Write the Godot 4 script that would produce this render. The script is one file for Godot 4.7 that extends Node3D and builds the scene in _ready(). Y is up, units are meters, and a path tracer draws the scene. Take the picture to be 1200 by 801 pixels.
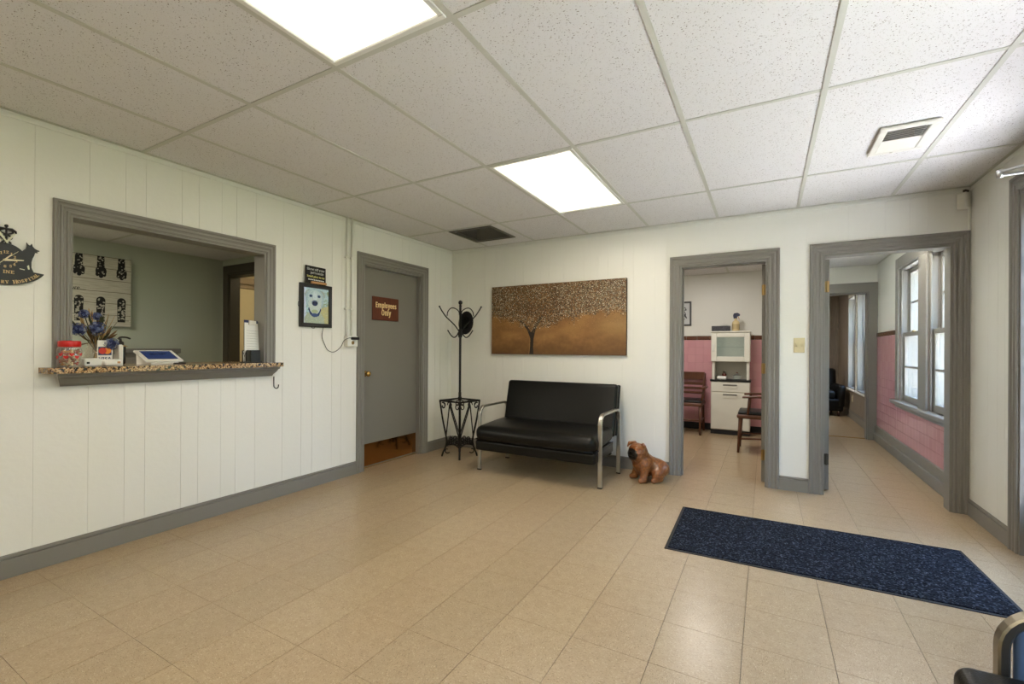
extends Node3D
# A small clinic waiting room: cream board walls, beige vinyl tiles, tiled ceiling, reception hatch,
# exam room and corridor behind. Camera recovered from ceiling grid and floor seams.

const CEIL := 2.376
const XL := -3.339      # wall with the hatch
const XR := 1.285       # outer wall
const ZB := -4.609      # wall with the doorways
const ZF := 2.6         # wall behind the camera
const ZE := -7.52       # far wall of the exam room
const ZH := -7.82       # far wall of the corridor
const TILE := 0.3048
const TX0 := -0.9883
const TZ0 := -0.88

var M := {}
var used := {}
var rng := RandomNumberGenerator.new()

func _ready() -> void:
	rng.seed = 7
	# ---------------------------------------------------------------- camera
	var cam := Camera3D.new()
	cam.name = "camera"
	var fpx := 540.56
	cam.projection = Camera3D.PROJECTION_FRUSTUM
	cam.keep_aspect = Camera3D.KEEP_HEIGHT
	cam.near = 0.05
	cam.far = 120.0
	cam.size = 801.0 / fpx * cam.near
	cam.frustum_offset = Vector2((600.0 - 584.56) / fpx, (408.55 - 400.5) / fpx) * cam.near
	cam.position = Vector3(0, 1.1766, 0)
	cam.basis = Basis(Vector3.UP, 0.5243) * Basis(Vector3.RIGHT, 0.001) * Basis(Vector3.BACK, 0.0059)
	add_child(cam)
	cam.current = true
	# ---------------------------------------------------------------- sky, sun, exposure
	var env := Environment.new()
	env.background_mode = Environment.BG_SKY
	var sky := Sky.new()
	var psm := ProceduralSkyMaterial.new()
	psm.sky_top_color = Color(0.58, 0.71, 0.90)
	psm.sky_horizon_color = Color(0.84, 0.90, 0.97)
	psm.ground_bottom_color = Color(0.42, 0.44, 0.36)
	psm.ground_horizon_color = Color(0.70, 0.74, 0.72)
	psm.sky_energy_multiplier = 2.7
	psm.ground_energy_multiplier = 1.6
	sky.sky_material = psm
	env.sky = sky
	env.tonemap_mode = Environment.TONE_MAPPER_LINEAR
	env.tonemap_exposure = 2.2
	env.sdfgi_enabled = true
	env.ssao_enabled = true
	env.ssil_enabled = true
	var we := WorldEnvironment.new()
	we.name = "world_environment"
	we.environment = env
	add_child(we)
	var sun := DirectionalLight3D.new()
	sun.name = "sun"
	sun.light_color = Color(1.0, 0.98, 0.96)
	sun.light_energy = 17.0
	sun.light_angular_distance = 0.6
	sun.shadow_enabled = true
	add_child(sun)
	sun.look_at_from_position(Vector3.ZERO, Vector3(0.05, -1.0, 0.45), Vector3.UP)
	# energies of the ceiling panels, the unseen added ones too, set in ceiling_light()
	lamp_main = 1.32
	fill_exam = 1.35
	lamp_back = 0.5
	fill_end = 1.5
	fill_corridor = 0.8
	fill_reception = 2.6

	materials()
	shell()
	ceilings()
	doors_and_windows()
	waiting_room()
	reception()
	exam_room()
	corridor()
	outdoors()

var lamp_main := 1.0
var fill_exam := 1.0
var lamp_back := 1.0
var fill_end := 1.0
var fill_corridor := 1.0
var fill_reception := 1.0

# ==================================================================== node helpers
func numbered(n: String) -> String:
	if not used.has(n):
		used[n] = 0
		return n
	used[n] += 1
	return "%s_%03d" % [n, used[n]]

func thing(called: String, label: String, category: String, at := Vector3.ZERO, turn := 0.0, group := "") -> Node3D:
	var o := Node3D.new()
	o.name = numbered(called)
	add_child(o)
	o.position = at
	o.rotation.y = turn
	o.set_meta("label", label)
	o.set_meta("category", category)
	if group != "":
		o.set_meta("group", group)
	return o

func struct_node(called: String, label := "", category := "") -> Node3D:
	var o := Node3D.new()
	o.name = numbered(called)
	add_child(o)
	o.set_meta("kind", "structure")
	if label != "":
		o.set_meta("label", label)
	if category != "":
		o.set_meta("category", category)
	return o

func part(parent: Node, called: String, mesh: Mesh, mat: Material, at := Vector3.ZERO) -> MeshInstance3D:
	var o := MeshInstance3D.new()
	o.name = called
	o.mesh = mesh
	o.material_override = mat
	o.position = at
	parent.add_child(o, true)
	return o

func words(parent: Node, called: String, text: String, height: float, at: Vector3, mat: Material, font := "Droid Sans", weight := 400, depth := 0.002, spin := 0.0) -> MeshInstance3D:
	var t := TextMesh.new()
	var f := SystemFont.new()
	f.font_names = PackedStringArray([font])
	f.font_weight = weight
	t.font = f
	t.text = text
	t.font_size = 48
	t.pixel_size = height / 36.0
	t.depth = depth
	t.curve_step = 2.0
	var o := part(parent, called, t, mat, at)
	o.rotation.z = spin
	return o

# ==================================================================== mesh helpers
func mb(smooth := false) -> SurfaceTool:
	var st := SurfaceTool.new()
	st.begin(Mesh.PRIMITIVE_TRIANGLES)
	st.set_smooth_group(0 if smooth else -1)
	return st

func fin(st: SurfaceTool) -> ArrayMesh:
	st.generate_normals()
	return st.commit()

func tri(st: SurfaceTool, a: Vector3, b: Vector3, c: Vector3) -> void:
	st.add_vertex(a)
	st.add_vertex(c)
	st.add_vertex(b)

func quad(st: SurfaceTool, a: Vector3, b: Vector3, c: Vector3, d: Vector3) -> void:
	tri(st, a, b, c)
	tri(st, a, c, d)

func otri(st: SurfaceTool, a: Vector3, b: Vector3, c: Vector3, inside: Vector3) -> void:
	if (b - a).cross(c - a).dot((a + b + c) / 3.0 - inside) >= 0.0:
		tri(st, a, b, c)
	else:
		tri(st, a, c, b)

func oquad(st: SurfaceTool, a: Vector3, b: Vector3, c: Vector3, d: Vector3, inside: Vector3) -> void:
	otri(st, a, b, c, inside)
	otri(st, a, c, d, inside)

func box(st: SurfaceTool, lo: Vector3, hi: Vector3, bev := 0.0, basis := Basis.IDENTITY, about := Vector3.ZERO) -> void:
	var c := (lo + hi) * 0.5
	var h := ((hi - lo) * 0.5).abs()
	bev = minf(bev, minf(h.x, minf(h.y, h.z)) * 0.95)
	var P := {}
	for sx in [-1, 1]:
		for sy in [-1, 1]:
			for sz in [-1, 1]:
				var s := Vector3(sx, sy, sz)
				for ax in 3:
					var v := s * (h - Vector3.ONE * bev)
					v[ax] = s[ax] * h[ax]
					P[[sx, sy, sz, ax]] = basis * (c + v - about) + about
	var ic := basis * (c - about) + about
	for ax in 3:
		var b1 := (ax + 1) % 3
		var b2 := (ax + 2) % 3
		for sg in [-1, 1]:
			var k := []
			for q in [[-1, -1], [1, -1], [1, 1], [-1, 1]]:
				var s := [0, 0, 0]
				s[ax] = sg
				s[b1] = q[0]
				s[b2] = q[1]
				k.append(P[[s[0], s[1], s[2], ax]])
			oquad(st, k[0], k[1], k[2], k[3], ic)
	if bev > 0.0:
		for ax in 3:
			var b1 := (ax + 1) % 3
			var b2 := (ax + 2) % 3
			for q in [[-1, -1], [1, -1], [1, 1], [-1, 1]]:
				var s0 := [0, 0, 0]
				var s1 := [0, 0, 0]
				s0[ax] = -1
				s1[ax] = 1
				for s in [s0, s1]:
					s[b1] = q[0]
					s[b2] = q[1]
				oquad(st, P[[s0[0], s0[1], s0[2], b1]], P[[s1[0], s1[1], s1[2], b1]], P[[s1[0], s1[1], s1[2], b2]], P[[s0[0], s0[1], s0[2], b2]], ic)
		for sx in [-1, 1]:
			for sy in [-1, 1]:
				for sz in [-1, 1]:
					otri(st, P[[sx, sy, sz, 0]], P[[sx, sy, sz, 1]], P[[sx, sy, sz, 2]], ic)

func boxm(lo: Vector3, hi: Vector3, bev := 0.0) -> ArrayMesh:
	var st := mb()
	box(st, lo, hi, bev)
	return fin(st)

# rounded, optionally puffed cushion
func rbox(st: SurfaceTool, c: Vector3, size: Vector3, r: float, basis := Basis.IDENTITY, n := 8, puff := Vector3.ZERO) -> void:
	var h := size * 0.5
	var pos := func(p: Vector3) -> Vector3:
		var inner := Vector3(clampf(p.x, -(h.x - r), h.x - r), clampf(p.y, -(h.y - r), h.y - r), clampf(p.z, -(h.z - r), h.z - r))
		var d := p - inner
		var v := inner + (d.normalized() * r if d.length() > 1e-6 else Vector3.ZERO)
		var q := Vector3(v.x / h.x, v.y / h.y, v.z / h.z)
		v.y += puff.y * q.y * (1.0 - q.x * q.x * q.x * q.x) * (1.0 - q.z * q.z)
		v.z += puff.z * q.z * (1.0 - q.x * q.x * q.x * q.x) * (1.0 - q.y * q.y)
		v.x += puff.x * q.x * (1.0 - q.y * q.y) * (1.0 - q.z * q.z)
		return c + basis * v
	for ax in 3:
		var b1 := (ax + 1) % 3
		var b2 := (ax + 2) % 3
		var us := steps(h[b1], r, n)
		var vs := steps(h[b2], r, n)
		for sg in [-1.0, 1.0]:
			for i in us.size() - 1:
				for j in vs.size() - 1:
					var k := []
					for q in [[i, j], [i + 1, j], [i + 1, j + 1], [i, j + 1]]:
						var p := Vector3.ZERO
						p[ax] = sg * h[ax]
						p[b1] = us[q[0]]
						p[b2] = vs[q[1]]
						k.append(pos.call(p))
					if sg > 0:
						quad(st, k[0], k[1], k[2], k[3])
					else:
						quad(st, k[3], k[2], k[1], k[0])

func steps(h: float, r: float, n: int) -> Array:
	var a := []
	for i in 5:
		a.append(-h + r * (1.0 - tan((1.0 - i / 4.0) * PI / 4.0)))
	for i in range(1, n):
		a.append(lerpf(-h + r, h - r, float(i) / n))
	for i in 5:
		a.append(h - r + r * tan(i / 4.0 * PI / 4.0))
	return a

func rboxm(c: Vector3, size: Vector3, r: float, basis := Basis.IDENTITY, n := 8, puff := Vector3.ZERO) -> ArrayMesh:
	var st := mb(true)
	rbox(st, c, size, r, basis, n, puff)
	return fin(st)

func lathe(st: SurfaceTool, prof: Array, at := Vector3.ZERO, basis := Basis.IDENTITY, segs := 20) -> void:
	for i in prof.size() - 1:
		for k in segs:
			var a0 := TAU * k / segs
			var a1 := TAU * (k + 1) / segs
			var p0: Vector2 = prof[i]
			var p1: Vector2 = prof[i + 1]
			var q := []
			for z in [[p0, a0], [p0, a1], [p1, a1], [p1, a0]]:
				q.append(at + basis * Vector3(z[0].x * cos(z[1]), z[0].y, z[0].x * sin(z[1])))
			if p0.x > 1e-6:
				tri(st, q[0], q[2], q[1])
			if p1.x > 1e-6:
				tri(st, q[0], q[3], q[2])

func lathem(prof: Array, at := Vector3.ZERO, basis := Basis.IDENTITY, segs := 20, smooth := true) -> ArrayMesh:
	var st := mb(smooth)
	lathe(st, prof, at, basis, segs)
	return fin(st)

func tube(st: SurfaceTool, pts: Array, r, segs := 8, caps := true) -> void:
	var n := pts.size()
	var t0: Vector3 = (pts[1] - pts[0]).normalized()
	var u := t0.cross(Vector3.UP)
	if u.length() < 0.05:
		u = t0.cross(Vector3.RIGHT)
	u = u.normalized()
	var rings := []
	for i in n:
		var t: Vector3 = (pts[mini(i + 1, n - 1)] - pts[maxi(i - 1, 0)]).normalized()
		u = (u - t * u.dot(t)).normalized()
		var w := t.cross(u)
		var rr: float = r[i] if r is Array else r
		var ring := []
		for k in segs:
			var a := TAU * k / segs
			ring.append(pts[i] + (u * cos(a) + w * sin(a)) * rr)
		rings.append(ring)
	for i in n - 1:
		for k in segs:
			var k1 := (k + 1) % segs
			quad(st, rings[i][k], rings[i][k1], rings[i + 1][k1], rings[i + 1][k])
	if caps:
		for k in segs:
			var k1 := (k + 1) % segs
			tri(st, pts[0], rings[0][k1], rings[0][k])
			tri(st, pts[n - 1], rings[n - 1][k], rings[n - 1][k1])

func tubem(pts: Array, r, segs := 8) -> ArrayMesh:
	var st := mb(true)
	tube(st, pts, r, segs)
	return fin(st)

# flat bar of section w (along axis b) x t swept along a planar path
func bar(st: SurfaceTool, pts: Array, b: Vector3, w: float, t: float, bev := 0.003) -> void:
	var sec := [Vector2(-w / 2 + bev, -t / 2), Vector2(w / 2 - bev, -t / 2), Vector2(w / 2, -t / 2 + bev), Vector2(w / 2, t / 2 - bev), Vector2(w / 2 - bev, t / 2), Vector2(-w / 2 + bev, t / 2), Vector2(-w / 2, t / 2 - bev), Vector2(-w / 2, -t / 2 + bev)]
	var rings := []
	for i in pts.size():
		var tg: Vector3 = (pts[mini(i + 1, pts.size() - 1)] - pts[maxi(i - 1, 0)]).normalized()
		var nn := tg.cross(b).normalized()
		var ring := []
		for s in sec:
			ring.append(pts[i] + b * s.x + nn * s.y)
		rings.append(ring)
	for i in pts.size() - 1:
		var mid: Vector3 = (pts[i] + pts[i + 1]) * 0.5
		for k in sec.size():
			var k1 := (k + 1) % sec.size()
			oquad(st, rings[i][k], rings[i][k1], rings[i + 1][k1], rings[i + 1][k], mid)
	for e in [0, pts.size() - 1]:
		var inn: Vector3 = pts[1] if e == 0 else pts[e - 1]
		for k in range(1, sec.size() - 1):
			otri(st, rings[e][0], rings[e][k], rings[e][k + 1], inn)

# outline extruded along z (0..depth), outline in the xy plane
func prism(st: SurfaceTool, outline: PackedVector2Array, z0: float, z1: float) -> void:
	if Geometry2D.is_polygon_clockwise(outline):
		outline.reverse()
	var ix := Geometry2D.triangulate_polygon(outline)
	for i in range(0, ix.size(), 3):
		var a := outline[ix[i]]
		var b := outline[ix[i + 1]]
		var c := outline[ix[i + 2]]
		if (b - a).cross(c - a) < 0:
			var q := b
			b = c
			c = q
		tri(st, Vector3(a.x, a.y, z1), Vector3(b.x, b.y, z1), Vector3(c.x, c.y, z1))
		tri(st, Vector3(a.x, a.y, z0), Vector3(c.x, c.y, z0), Vector3(b.x, b.y, z0))
	for i in outline.size():
		var a := outline[i]
		var b := outline[(i + 1) % outline.size()]
		quad(st, Vector3(a.x, a.y, z0), Vector3(b.x, b.y, z0), Vector3(b.x, b.y, z1), Vector3(a.x, a.y, z1))

func prismm(outline: Array, z0: float, z1: float) -> ArrayMesh:
	var st := mb()
	prism(st, PackedVector2Array(outline), z0, z1)
	return fin(st)

# moulding with mitred corners: profile (u outwards from the path, v along n)
func moulding(st: SurfaceTool, path: Array, n: Vector3, prof: Array, closed := false, outward := 1.0) -> void:
	var rows := []
	var cnt := path.size()
	for i in cnt:
		var d0 := Vector3.ZERO
		var d1 := Vector3.ZERO
		if i > 0 or closed:
			d0 = (path[i] - path[(i - 1 + cnt) % cnt]).normalized()
		if i < cnt - 1 or closed:
			d1 = (path[(i + 1) % cnt] - path[i]).normalized()
		if d0 == Vector3.ZERO:
			d0 = d1
		if d1 == Vector3.ZERO:
			d1 = d0
		var o0 := d0.cross(n) * outward
		var o1 := d1.cross(n) * outward
		var m := (o0 + o1).normalized()
		m = m / maxf(m.dot(o0), 0.2)
		var row := []
		for q in prof:
			row.append(path[i] + m * q.x + n * q.y)
		rows.append(row)
	var last := cnt if closed else cnt - 1
	for i in last:
		var j := (i + 1) % cnt
		var mid := Vector3.ZERO
		for q in rows[i]:
			mid += q
		for q in rows[j]:
			mid += q
		mid = mid / (2.0 * prof.size()) - n * 0.03
		for k in prof.size() - 1:
			oquad(st, rows[i][k], rows[i][k + 1], rows[j][k + 1], rows[j][k], mid)

const CASING := [Vector2(0, 0), Vector2(0, 0.011), Vector2(0.006, 0.015), Vector2(0.016, 0.015), Vector2(0.020, 0.010), Vector2(0.034, 0.011), Vector2(0.040, 0.016), Vector2(0.050, 0.016), Vector2(0.054, 0.012), Vector2(0.064, 0.014), Vector2(0.070, 0.021), Vector2(0.084, 0.022), Vector2(0.088, 0.018), Vector2(0.088, 0)]

func uvquad(st: SurfaceTool, a: Vector3, b: Vector3, c: Vector3, d: Vector3, u0 := Vector2(0, 1), u1 := Vector2(1, 0)) -> void:
	# a lower left, b lower right, c upper right, d upper left as seen from the front
	var P := [a, b, c, d]
	var U := [Vector2(u0.x, u0.y), Vector2(u1.x, u0.y), Vector2(u1.x, u1.y), Vector2(u0.x, u1.y)]
	for i in [0, 2, 1, 0, 3, 2]:
		st.set_uv(U[i])
		st.add_vertex(P[i])

func printm(w: float, h: float) -> ArrayMesh:
	var st := mb()
	uvquad(st, Vector3(-w / 2, -h / 2, 0), Vector3(w / 2, -h / 2, 0), Vector3(w / 2, h / 2, 0), Vector3(-w / 2, h / 2, 0))
	return fin(st)

func arc(cx: float, cy: float, r: float, a0: float, a1: float, n := 8) -> Array:
	var p := []
	for i in n + 1:
		var a := deg_to_rad(lerpf(a0, a1, float(i) / n))
		p.append(Vector2(cx + r * cos(a), cy + r * sin(a)))
	return p

# ==================================================================== materials
func mat(called: String, c: Color, rough := 0.6, metal := 0.0) -> StandardMaterial3D:
	var m := StandardMaterial3D.new()
	m.resource_name = called
	m.albedo_color = c
	m.roughness = rough
	m.metallic = metal
	M[called] = m
	return m

func tex(img: Image) -> ImageTexture:
	return ImageTexture.create_from_image(img)

func noise_img(size: int, freq: float, sd: int, oct := 3) -> Image:
	var n := FastNoiseLite.new()
	n.seed = sd
	n.frequency = freq
	n.fractal_octaves = oct
	return n.get_seamless_image(size, size)

func ramp_img(src: Image, stops: Array) -> Image:
	var g := Gradient.new()
	g.offsets = PackedFloat32Array(stops.map(func(s): return s[0]))
	g.colors = PackedColorArray(stops.map(func(s): return s[1]))
	var out := Image.create(src.get_width(), src.get_height(), false, Image.FORMAT_RGB8)
	for y in src.get_height():
		for x in src.get_width():
			out.set_pixel(x, y, g.sample(src.get_pixel(x, y).r))
	return out

func tri_map(m: StandardMaterial3D, s: float) -> void:
	m.uv1_triplanar = true
	m.uv1_world_triplanar = true
	m.uv1_scale = Vector3.ONE * s

func dots(img: Image, count: int, lo: int, hi: int, cols: Array, r: RandomNumberGenerator) -> void:
	var w := img.get_width()
	var h := img.get_height()
	for i in count:
		var c: Color = cols[r.randi() % cols.size()]
		img.fill_rect(Rect2i(r.randi() % w, r.randi() % h, r.randi_range(lo, hi), r.randi_range(lo, hi)), c)

func materials() -> void:
	var r := RandomNumberGenerator.new()
	r.seed = 31
	var bumps := tex(noise_img(512, 0.02, 4, 4))
	# painted wall boards
	var m := mat("wall_paint", Color(0.875, 0.872, 0.84), 0.40)
	m.heightmap_enabled = true
	m.heightmap_texture = bumps
	m.heightmap_scale = 0.04
	tri_map(m, 2.2)
	m = mat("reception_paint", Color(0.66, 0.685, 0.62), 0.6)
	m = mat("cream_paint", Color(0.74, 0.68, 0.54), 0.6)
	m = mat("grey_trim", Color(0.485, 0.472, 0.445), 0.38)
	mat("door_grey", Color(0.47, 0.455, 0.42), 0.45)
	mat("white_trim", Color(0.87, 0.87, 0.84), 0.45)
	mat("brown_trim", Color(0.24, 0.22, 0.17), 0.5)
	# vinyl floor tile
	var img := Image.create(1024, 1024, false, Image.FORMAT_RGB8)
	var cl := noise_img(1024, 0.012, 9, 4)
	for y in 1024:
		for x in 1024:
			var k := cl.get_pixel(x, y).r - 0.5
			var j := r.randf() - 0.5
			img.set_pixel(x, y, Color(0.660 + k * 0.05 + j * 0.03, 0.588 + k * 0.05 + j * 0.03, 0.490 + k * 0.05 + j * 0.03))
	for q in [[26000, 1, 4, [Color(0.74, 0.68, 0.59), Color(0.70, 0.635, 0.54)]], [24000, 1, 4, [Color(0.55, 0.47, 0.36), Color(0.59, 0.51, 0.405)]], [5000, 2, 5, [Color(0.47, 0.39, 0.285), Color(0.79, 0.735, 0.65)]]]:
		for i in q[0]:
			var c: Color = q[3][r.randi() % 2]
			var a := r.randi_range(q[1], q[2])
			img.fill_rect(Rect2i(r.randi() % 1020, r.randi() % 1020, a + r.randi() % 3, maxi(1, a / 2)), c)
	var ft := tex(img)
	for i in 3:
		m = mat("floor_tile_%d" % i, [Color(0.955, 0.94, 0.895), Color(0.93, 0.915, 0.87), Color(0.945, 0.925, 0.88)][i], 0.28)
		m.albedo_texture = ft
		m.heightmap_enabled = true
		m.heightmap_texture = bumps
		m.heightmap_scale = 0.05
	mat("floor_base", Color(0.34, 0.30, 0.25), 0.8)
	# acoustic ceiling tile with pits
	img = Image.create(1024, 1024, false, Image.FORMAT_RGB8)
	var hgt := Image.create(1024, 1024, false, Image.FORMAT_L8)
	hgt.fill(Color(1, 1, 1))
	for y in 1024:
		for x in 1024:
			var j := r.randf() * 0.035
			img.set_pixel(x, y, Color(0.875 - j, 0.868 - j, 0.862 - j))
	for i in 5200:
		var p := Vector2i(r.randi() % 1020, r.randi() % 1020)
		var big := r.randf() < 0.22
		var sz := Vector2i(r.randi_range(2, 3), r.randi_range(2, 3))
		if big:
			sz = Vector2i(r.randi_range(3, 7), r.randi_range(2, 5))
		img.fill_rect(Rect2i(p, sz), Color(0.53, 0.495, 0.45) if big else Color(0.68, 0.65, 0.61))
		hgt.fill_rect(Rect2i(p, sz), Color(0, 0, 0))
	m = mat("ceiling_tile", Color(1, 1, 1), 0.9)
	m.albedo_texture = tex(img)
	m.heightmap_enabled = true
	m.heightmap_texture = tex(hgt)
	m.heightmap_scale = 0.12
	tri_map(m, 1.0 / 0.75)
	mat("ceiling_grid", Color(0.755, 0.755, 0.71), 0.5)
	mat("deck", Color(0.52, 0.50, 0.47), 0.9)
	mat("galvanised", Color(0.60, 0.60, 0.59), 0.5, 0.6)
	# lamps
	m = mat("diffuser", Color(0.95, 0.95, 0.92), 0.4)
	m.emission_enabled = true
	m.emission = Color(1.0, 0.98, 0.92)
	m.emission_energy_multiplier = 0.6
	# furniture
	img = noise_img(512, 0.09, 17, 3)
	m = mat("black_vinyl", Color(0.045, 0.048, 0.045), 0.36)
	m.metallic_specular = 0.38
	m.heightmap_enabled = true
	m.heightmap_texture = tex(img)
	m.heightmap_scale = 0.05
	tri_map(m, 4.0)
	m = mat("blue_vinyl", Color(0.36, 0.45, 0.57), 0.4)
	m = mat("aluminium", Color(0.72, 0.71, 0.68), 0.36, 1.0)
	m = mat("black_iron", Color(0.055, 0.052, 0.05), 0.5, 0.3)
	mat("black_plastic", Color(0.06, 0.06, 0.062), 0.4)
	mat("black_felt", Color(0.05, 0.05, 0.05), 0.95)
	mat("brass", Color(0.83, 0.67, 0.38), 0.25, 1.0)
	mat("old_brass", Color(0.66, 0.55, 0.36), 0.38, 1.0)
	m = mat("kick_brass", Color(0.72, 0.53, 0.33), 0.10, 1.0)
	mat("white_plastic", Color(0.86, 0.85, 0.81), 0.4)
	mat("ivory_plastic", Color(0.80, 0.75, 0.60), 0.4)
	mat("enamel", Color(0.86, 0.85, 0.80), 0.3)
	mat("rubber", Color(0.07, 0.07, 0.075), 0.7)
	mat("steel", Color(0.75, 0.75, 0.74), 0.3, 1.0)
	m = mat("glass", Color(0.93, 0.97, 0.96, 0.08), 0.03)
	m.transparency = BaseMaterial3D.TRANSPARENCY_ALPHA
	m = mat("cabinet_glass", Color(0.80, 0.90, 0.86, 0.16), 0.05)
	m.transparency = BaseMaterial3D.TRANSPARENCY_ALPHA
	m = mat("jar_plastic", Color(0.95, 0.93, 0.9, 0.10), 0.06)
	m.transparency = BaseMaterial3D.TRANSPARENCY_ALPHA
	# mat pile
	img = Image.create(512, 512, false, Image.FORMAT_RGB8)
	img.fill(Color(0.112, 0.125, 0.152))
	dots(img, 16000, 2, 5, [Color(0.055, 0.062, 0.08), Color(0.155, 0.172, 0.21), Color(0.23, 0.255, 0.30), Color(0.085, 0.095, 0.118)], r)
	dots(img, 1500, 1, 3, [Color(0.34, 0.37, 0.42)], r)
	var pile := noise_img(512, 0.12, 23, 2)
	m = mat("mat_pile", Color(1, 1, 1), 0.95)
	m.metallic_specular = 0.15
	m.albedo_texture = tex(img)
	m.heightmap_enabled = true
	m.heightmap_texture = tex(pile)
	m.heightmap_scale = 0.6
	tri_map(m, 0.85)
	# granite
	img = Image.create(512, 512, false, Image.FORMAT_RGB8)
	var n1 := noise_img(512, 0.045, 5, 4)
	var n2 := noise_img(512, 0.09, 6, 3)
	for y in 512:
		for x in 512:
			var a := n1.get_pixel(x, y).r
			var b := n2.get_pixel(x, y).r
			var c := Color(0.58, 0.45, 0.30)
			if a > 0.58:
				c = Color(0.72, 0.60, 0.43)
			if b < 0.36:
				c = Color(0.40, 0.26, 0.15)
			if a < 0.36 or b < 0.27:
				c = Color(0.09, 0.07, 0.055)
			if b > 0.76:
				c = Color(0.80, 0.73, 0.60)
			img.set_pixel(x, y, c)
	m = mat("granite", Color(1, 1, 1), 0.2)
	m.albedo_texture = tex(img)
	tri_map(m, 1.7)
	# woods
	var wn := FastNoiseLite.new()
	wn.seed = 12
	wn.frequency = 0.02
	img = Image.create(256, 256, false, Image.FORMAT_RGB8)
	for y in 256:
		for x in 256:
			var k := wn.get_noise_2d(x * 6.0, y * 0.5) * 0.5 + 0.5
			img.set_pixel(x, y, Color(0.27 + 0.16 * k, 0.155 + 0.09 * k, 0.085 + 0.055 * k))
	m = mat("dark_wood", Color(1, 1, 1), 0.4)
	m.albedo_texture = tex(img)
	tri_map(m, 1.7)
	m = mat("light_wood", Color(0.72, 0.54, 0.34), 0.6)
	m = mat("sign_wood", Color(1, 0.62, 0.5), 0.5)
	m.albedo_texture = tex(img)
	m.albedo_color = Color(1.0, 0.78, 0.62)
	tri_map(m, 3.0)
	mat("cream_letter", Color(0.90, 0.80, 0.58), 0.55)
	mat("gold_letter", Color(0.80, 0.68, 0.47), 0.5)
	mat("chalk", Color(0.86, 0.87, 0.86), 0.9)
	mat("chalk_yellow", Color(0.86, 0.84, 0.50), 0.9)
	# pink wall tile
	for i in 3:
		mat("pink_tile_%d" % i, [Color(0.80, 0.585, 0.61), Color(0.81, 0.598, 0.62), Color(0.79, 0.572, 0.60)][i], 0.18)
	mat("brown_tile", Color(0.36, 0.20, 0.12), 0.25)
	mat("grout", Color(0.72, 0.54, 0.55), 0.8)
	# far room paneling
	img = Image.create(256, 256, false, Image.FORMAT_RGB8)
	for y in 256:
		for x in 256:
			var k := wn.get_noise_2d(x * 5.0 + 900.0, y * 0.4) * 0.5 + 0.5
			img.set_pixel(x, y, Color(0.44 + 0.14 * k, 0.40 + 0.13 * k, 0.355 + 0.11 * k))
	m = mat("grey_panel", Color(1, 1, 1), 0.5)
	m.albedo_texture = tex(img)
	tri_map(m, 1.2)
	# outdoors
	img = ramp_img(noise_img(256, 0.05, 41, 4), [[0.2, Color(0.27, 0.31, 0.16)], [0.6, Color(0.38, 0.42, 0.24)], [0.9, Color(0.50, 0.52, 0.32)]])
	m = mat("lawn", Color(1, 1, 1), 0.95)
	m.albedo_texture = tex(img)
	tri_map(m, 0.5)
	img = ramp_img(noise_img(256, 0.08, 42, 4), [[0.2, Color(0.65, 0.65, 0.655)], [0.8, Color(0.79, 0.79, 0.795)]])
	m = mat("concrete", Color(1, 1, 1), 0.9)
	m.albedo_texture = tex(img)
	tri_map(m, 0.6)
	mat("fence_white", Color(0.86, 0.86, 0.84), 0.6)
	mat("siding", Color(0.80, 0.78, 0.72), 0.8)

# ==================================================================== walls, floors
const BOARDS := [0.148, 0.105, 0.151, 0.106, 0.204, 0.106, 0.172, 0.228]

func wpos(ax: String, c: float, n: float, u: float, y: float, d: float) -> Vector3:
	return Vector3(c + n * d, y, u) if ax == "x" else Vector3(u, y, c + n * d)

func wbox(st: SurfaceTool, ax: String, c: float, n: float, u0: float, u1: float, y0: float, y1: float, d0: float, d1: float, bev := 0.0) -> void:
	var a := wpos(ax, c, n, u0, y0, d0)
	var b := wpos(ax, c, n, u1, y1, d1)
	box(st, a.min(b), a.max(b), bev)

# rectangles of [u0,u1]x[y0,y1] that lie outside the openings [u0,u1,y0,y1]
func solid_rects(u0: float, u1: float, y0: float, y1: float, holes: Array) -> Array:
	var cuts := [u0, u1]
	for h in holes:
		for e in [h[0], h[1]]:
			if e > u0 + 1e-4 and e < u1 - 1e-4:
				cuts.append(e)
	cuts.sort()
	var out := []
	for i in cuts.size() - 1:
		var a: float = cuts[i]
		var b: float = cuts[i + 1]
		if b - a < 1e-4:
			continue
		var spans := [[y0, y1]]
		for h in holes:
			if h[0] <= a + 1e-4 and h[1] >= b - 1e-4:
				var nxt := []
				for s in spans:
					if h[3] <= s[0] or h[2] >= s[1]:
						nxt.append(s)
						continue
					if h[2] > s[0] + 1e-4:
						nxt.append([s[0], h[2]])
					if h[3] < s[1] - 1e-4:
						nxt.append([h[3], s[1]])
				spans = nxt
		for s in spans:
			out.append([a, b, s[0], s[1]])
	return out

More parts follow.
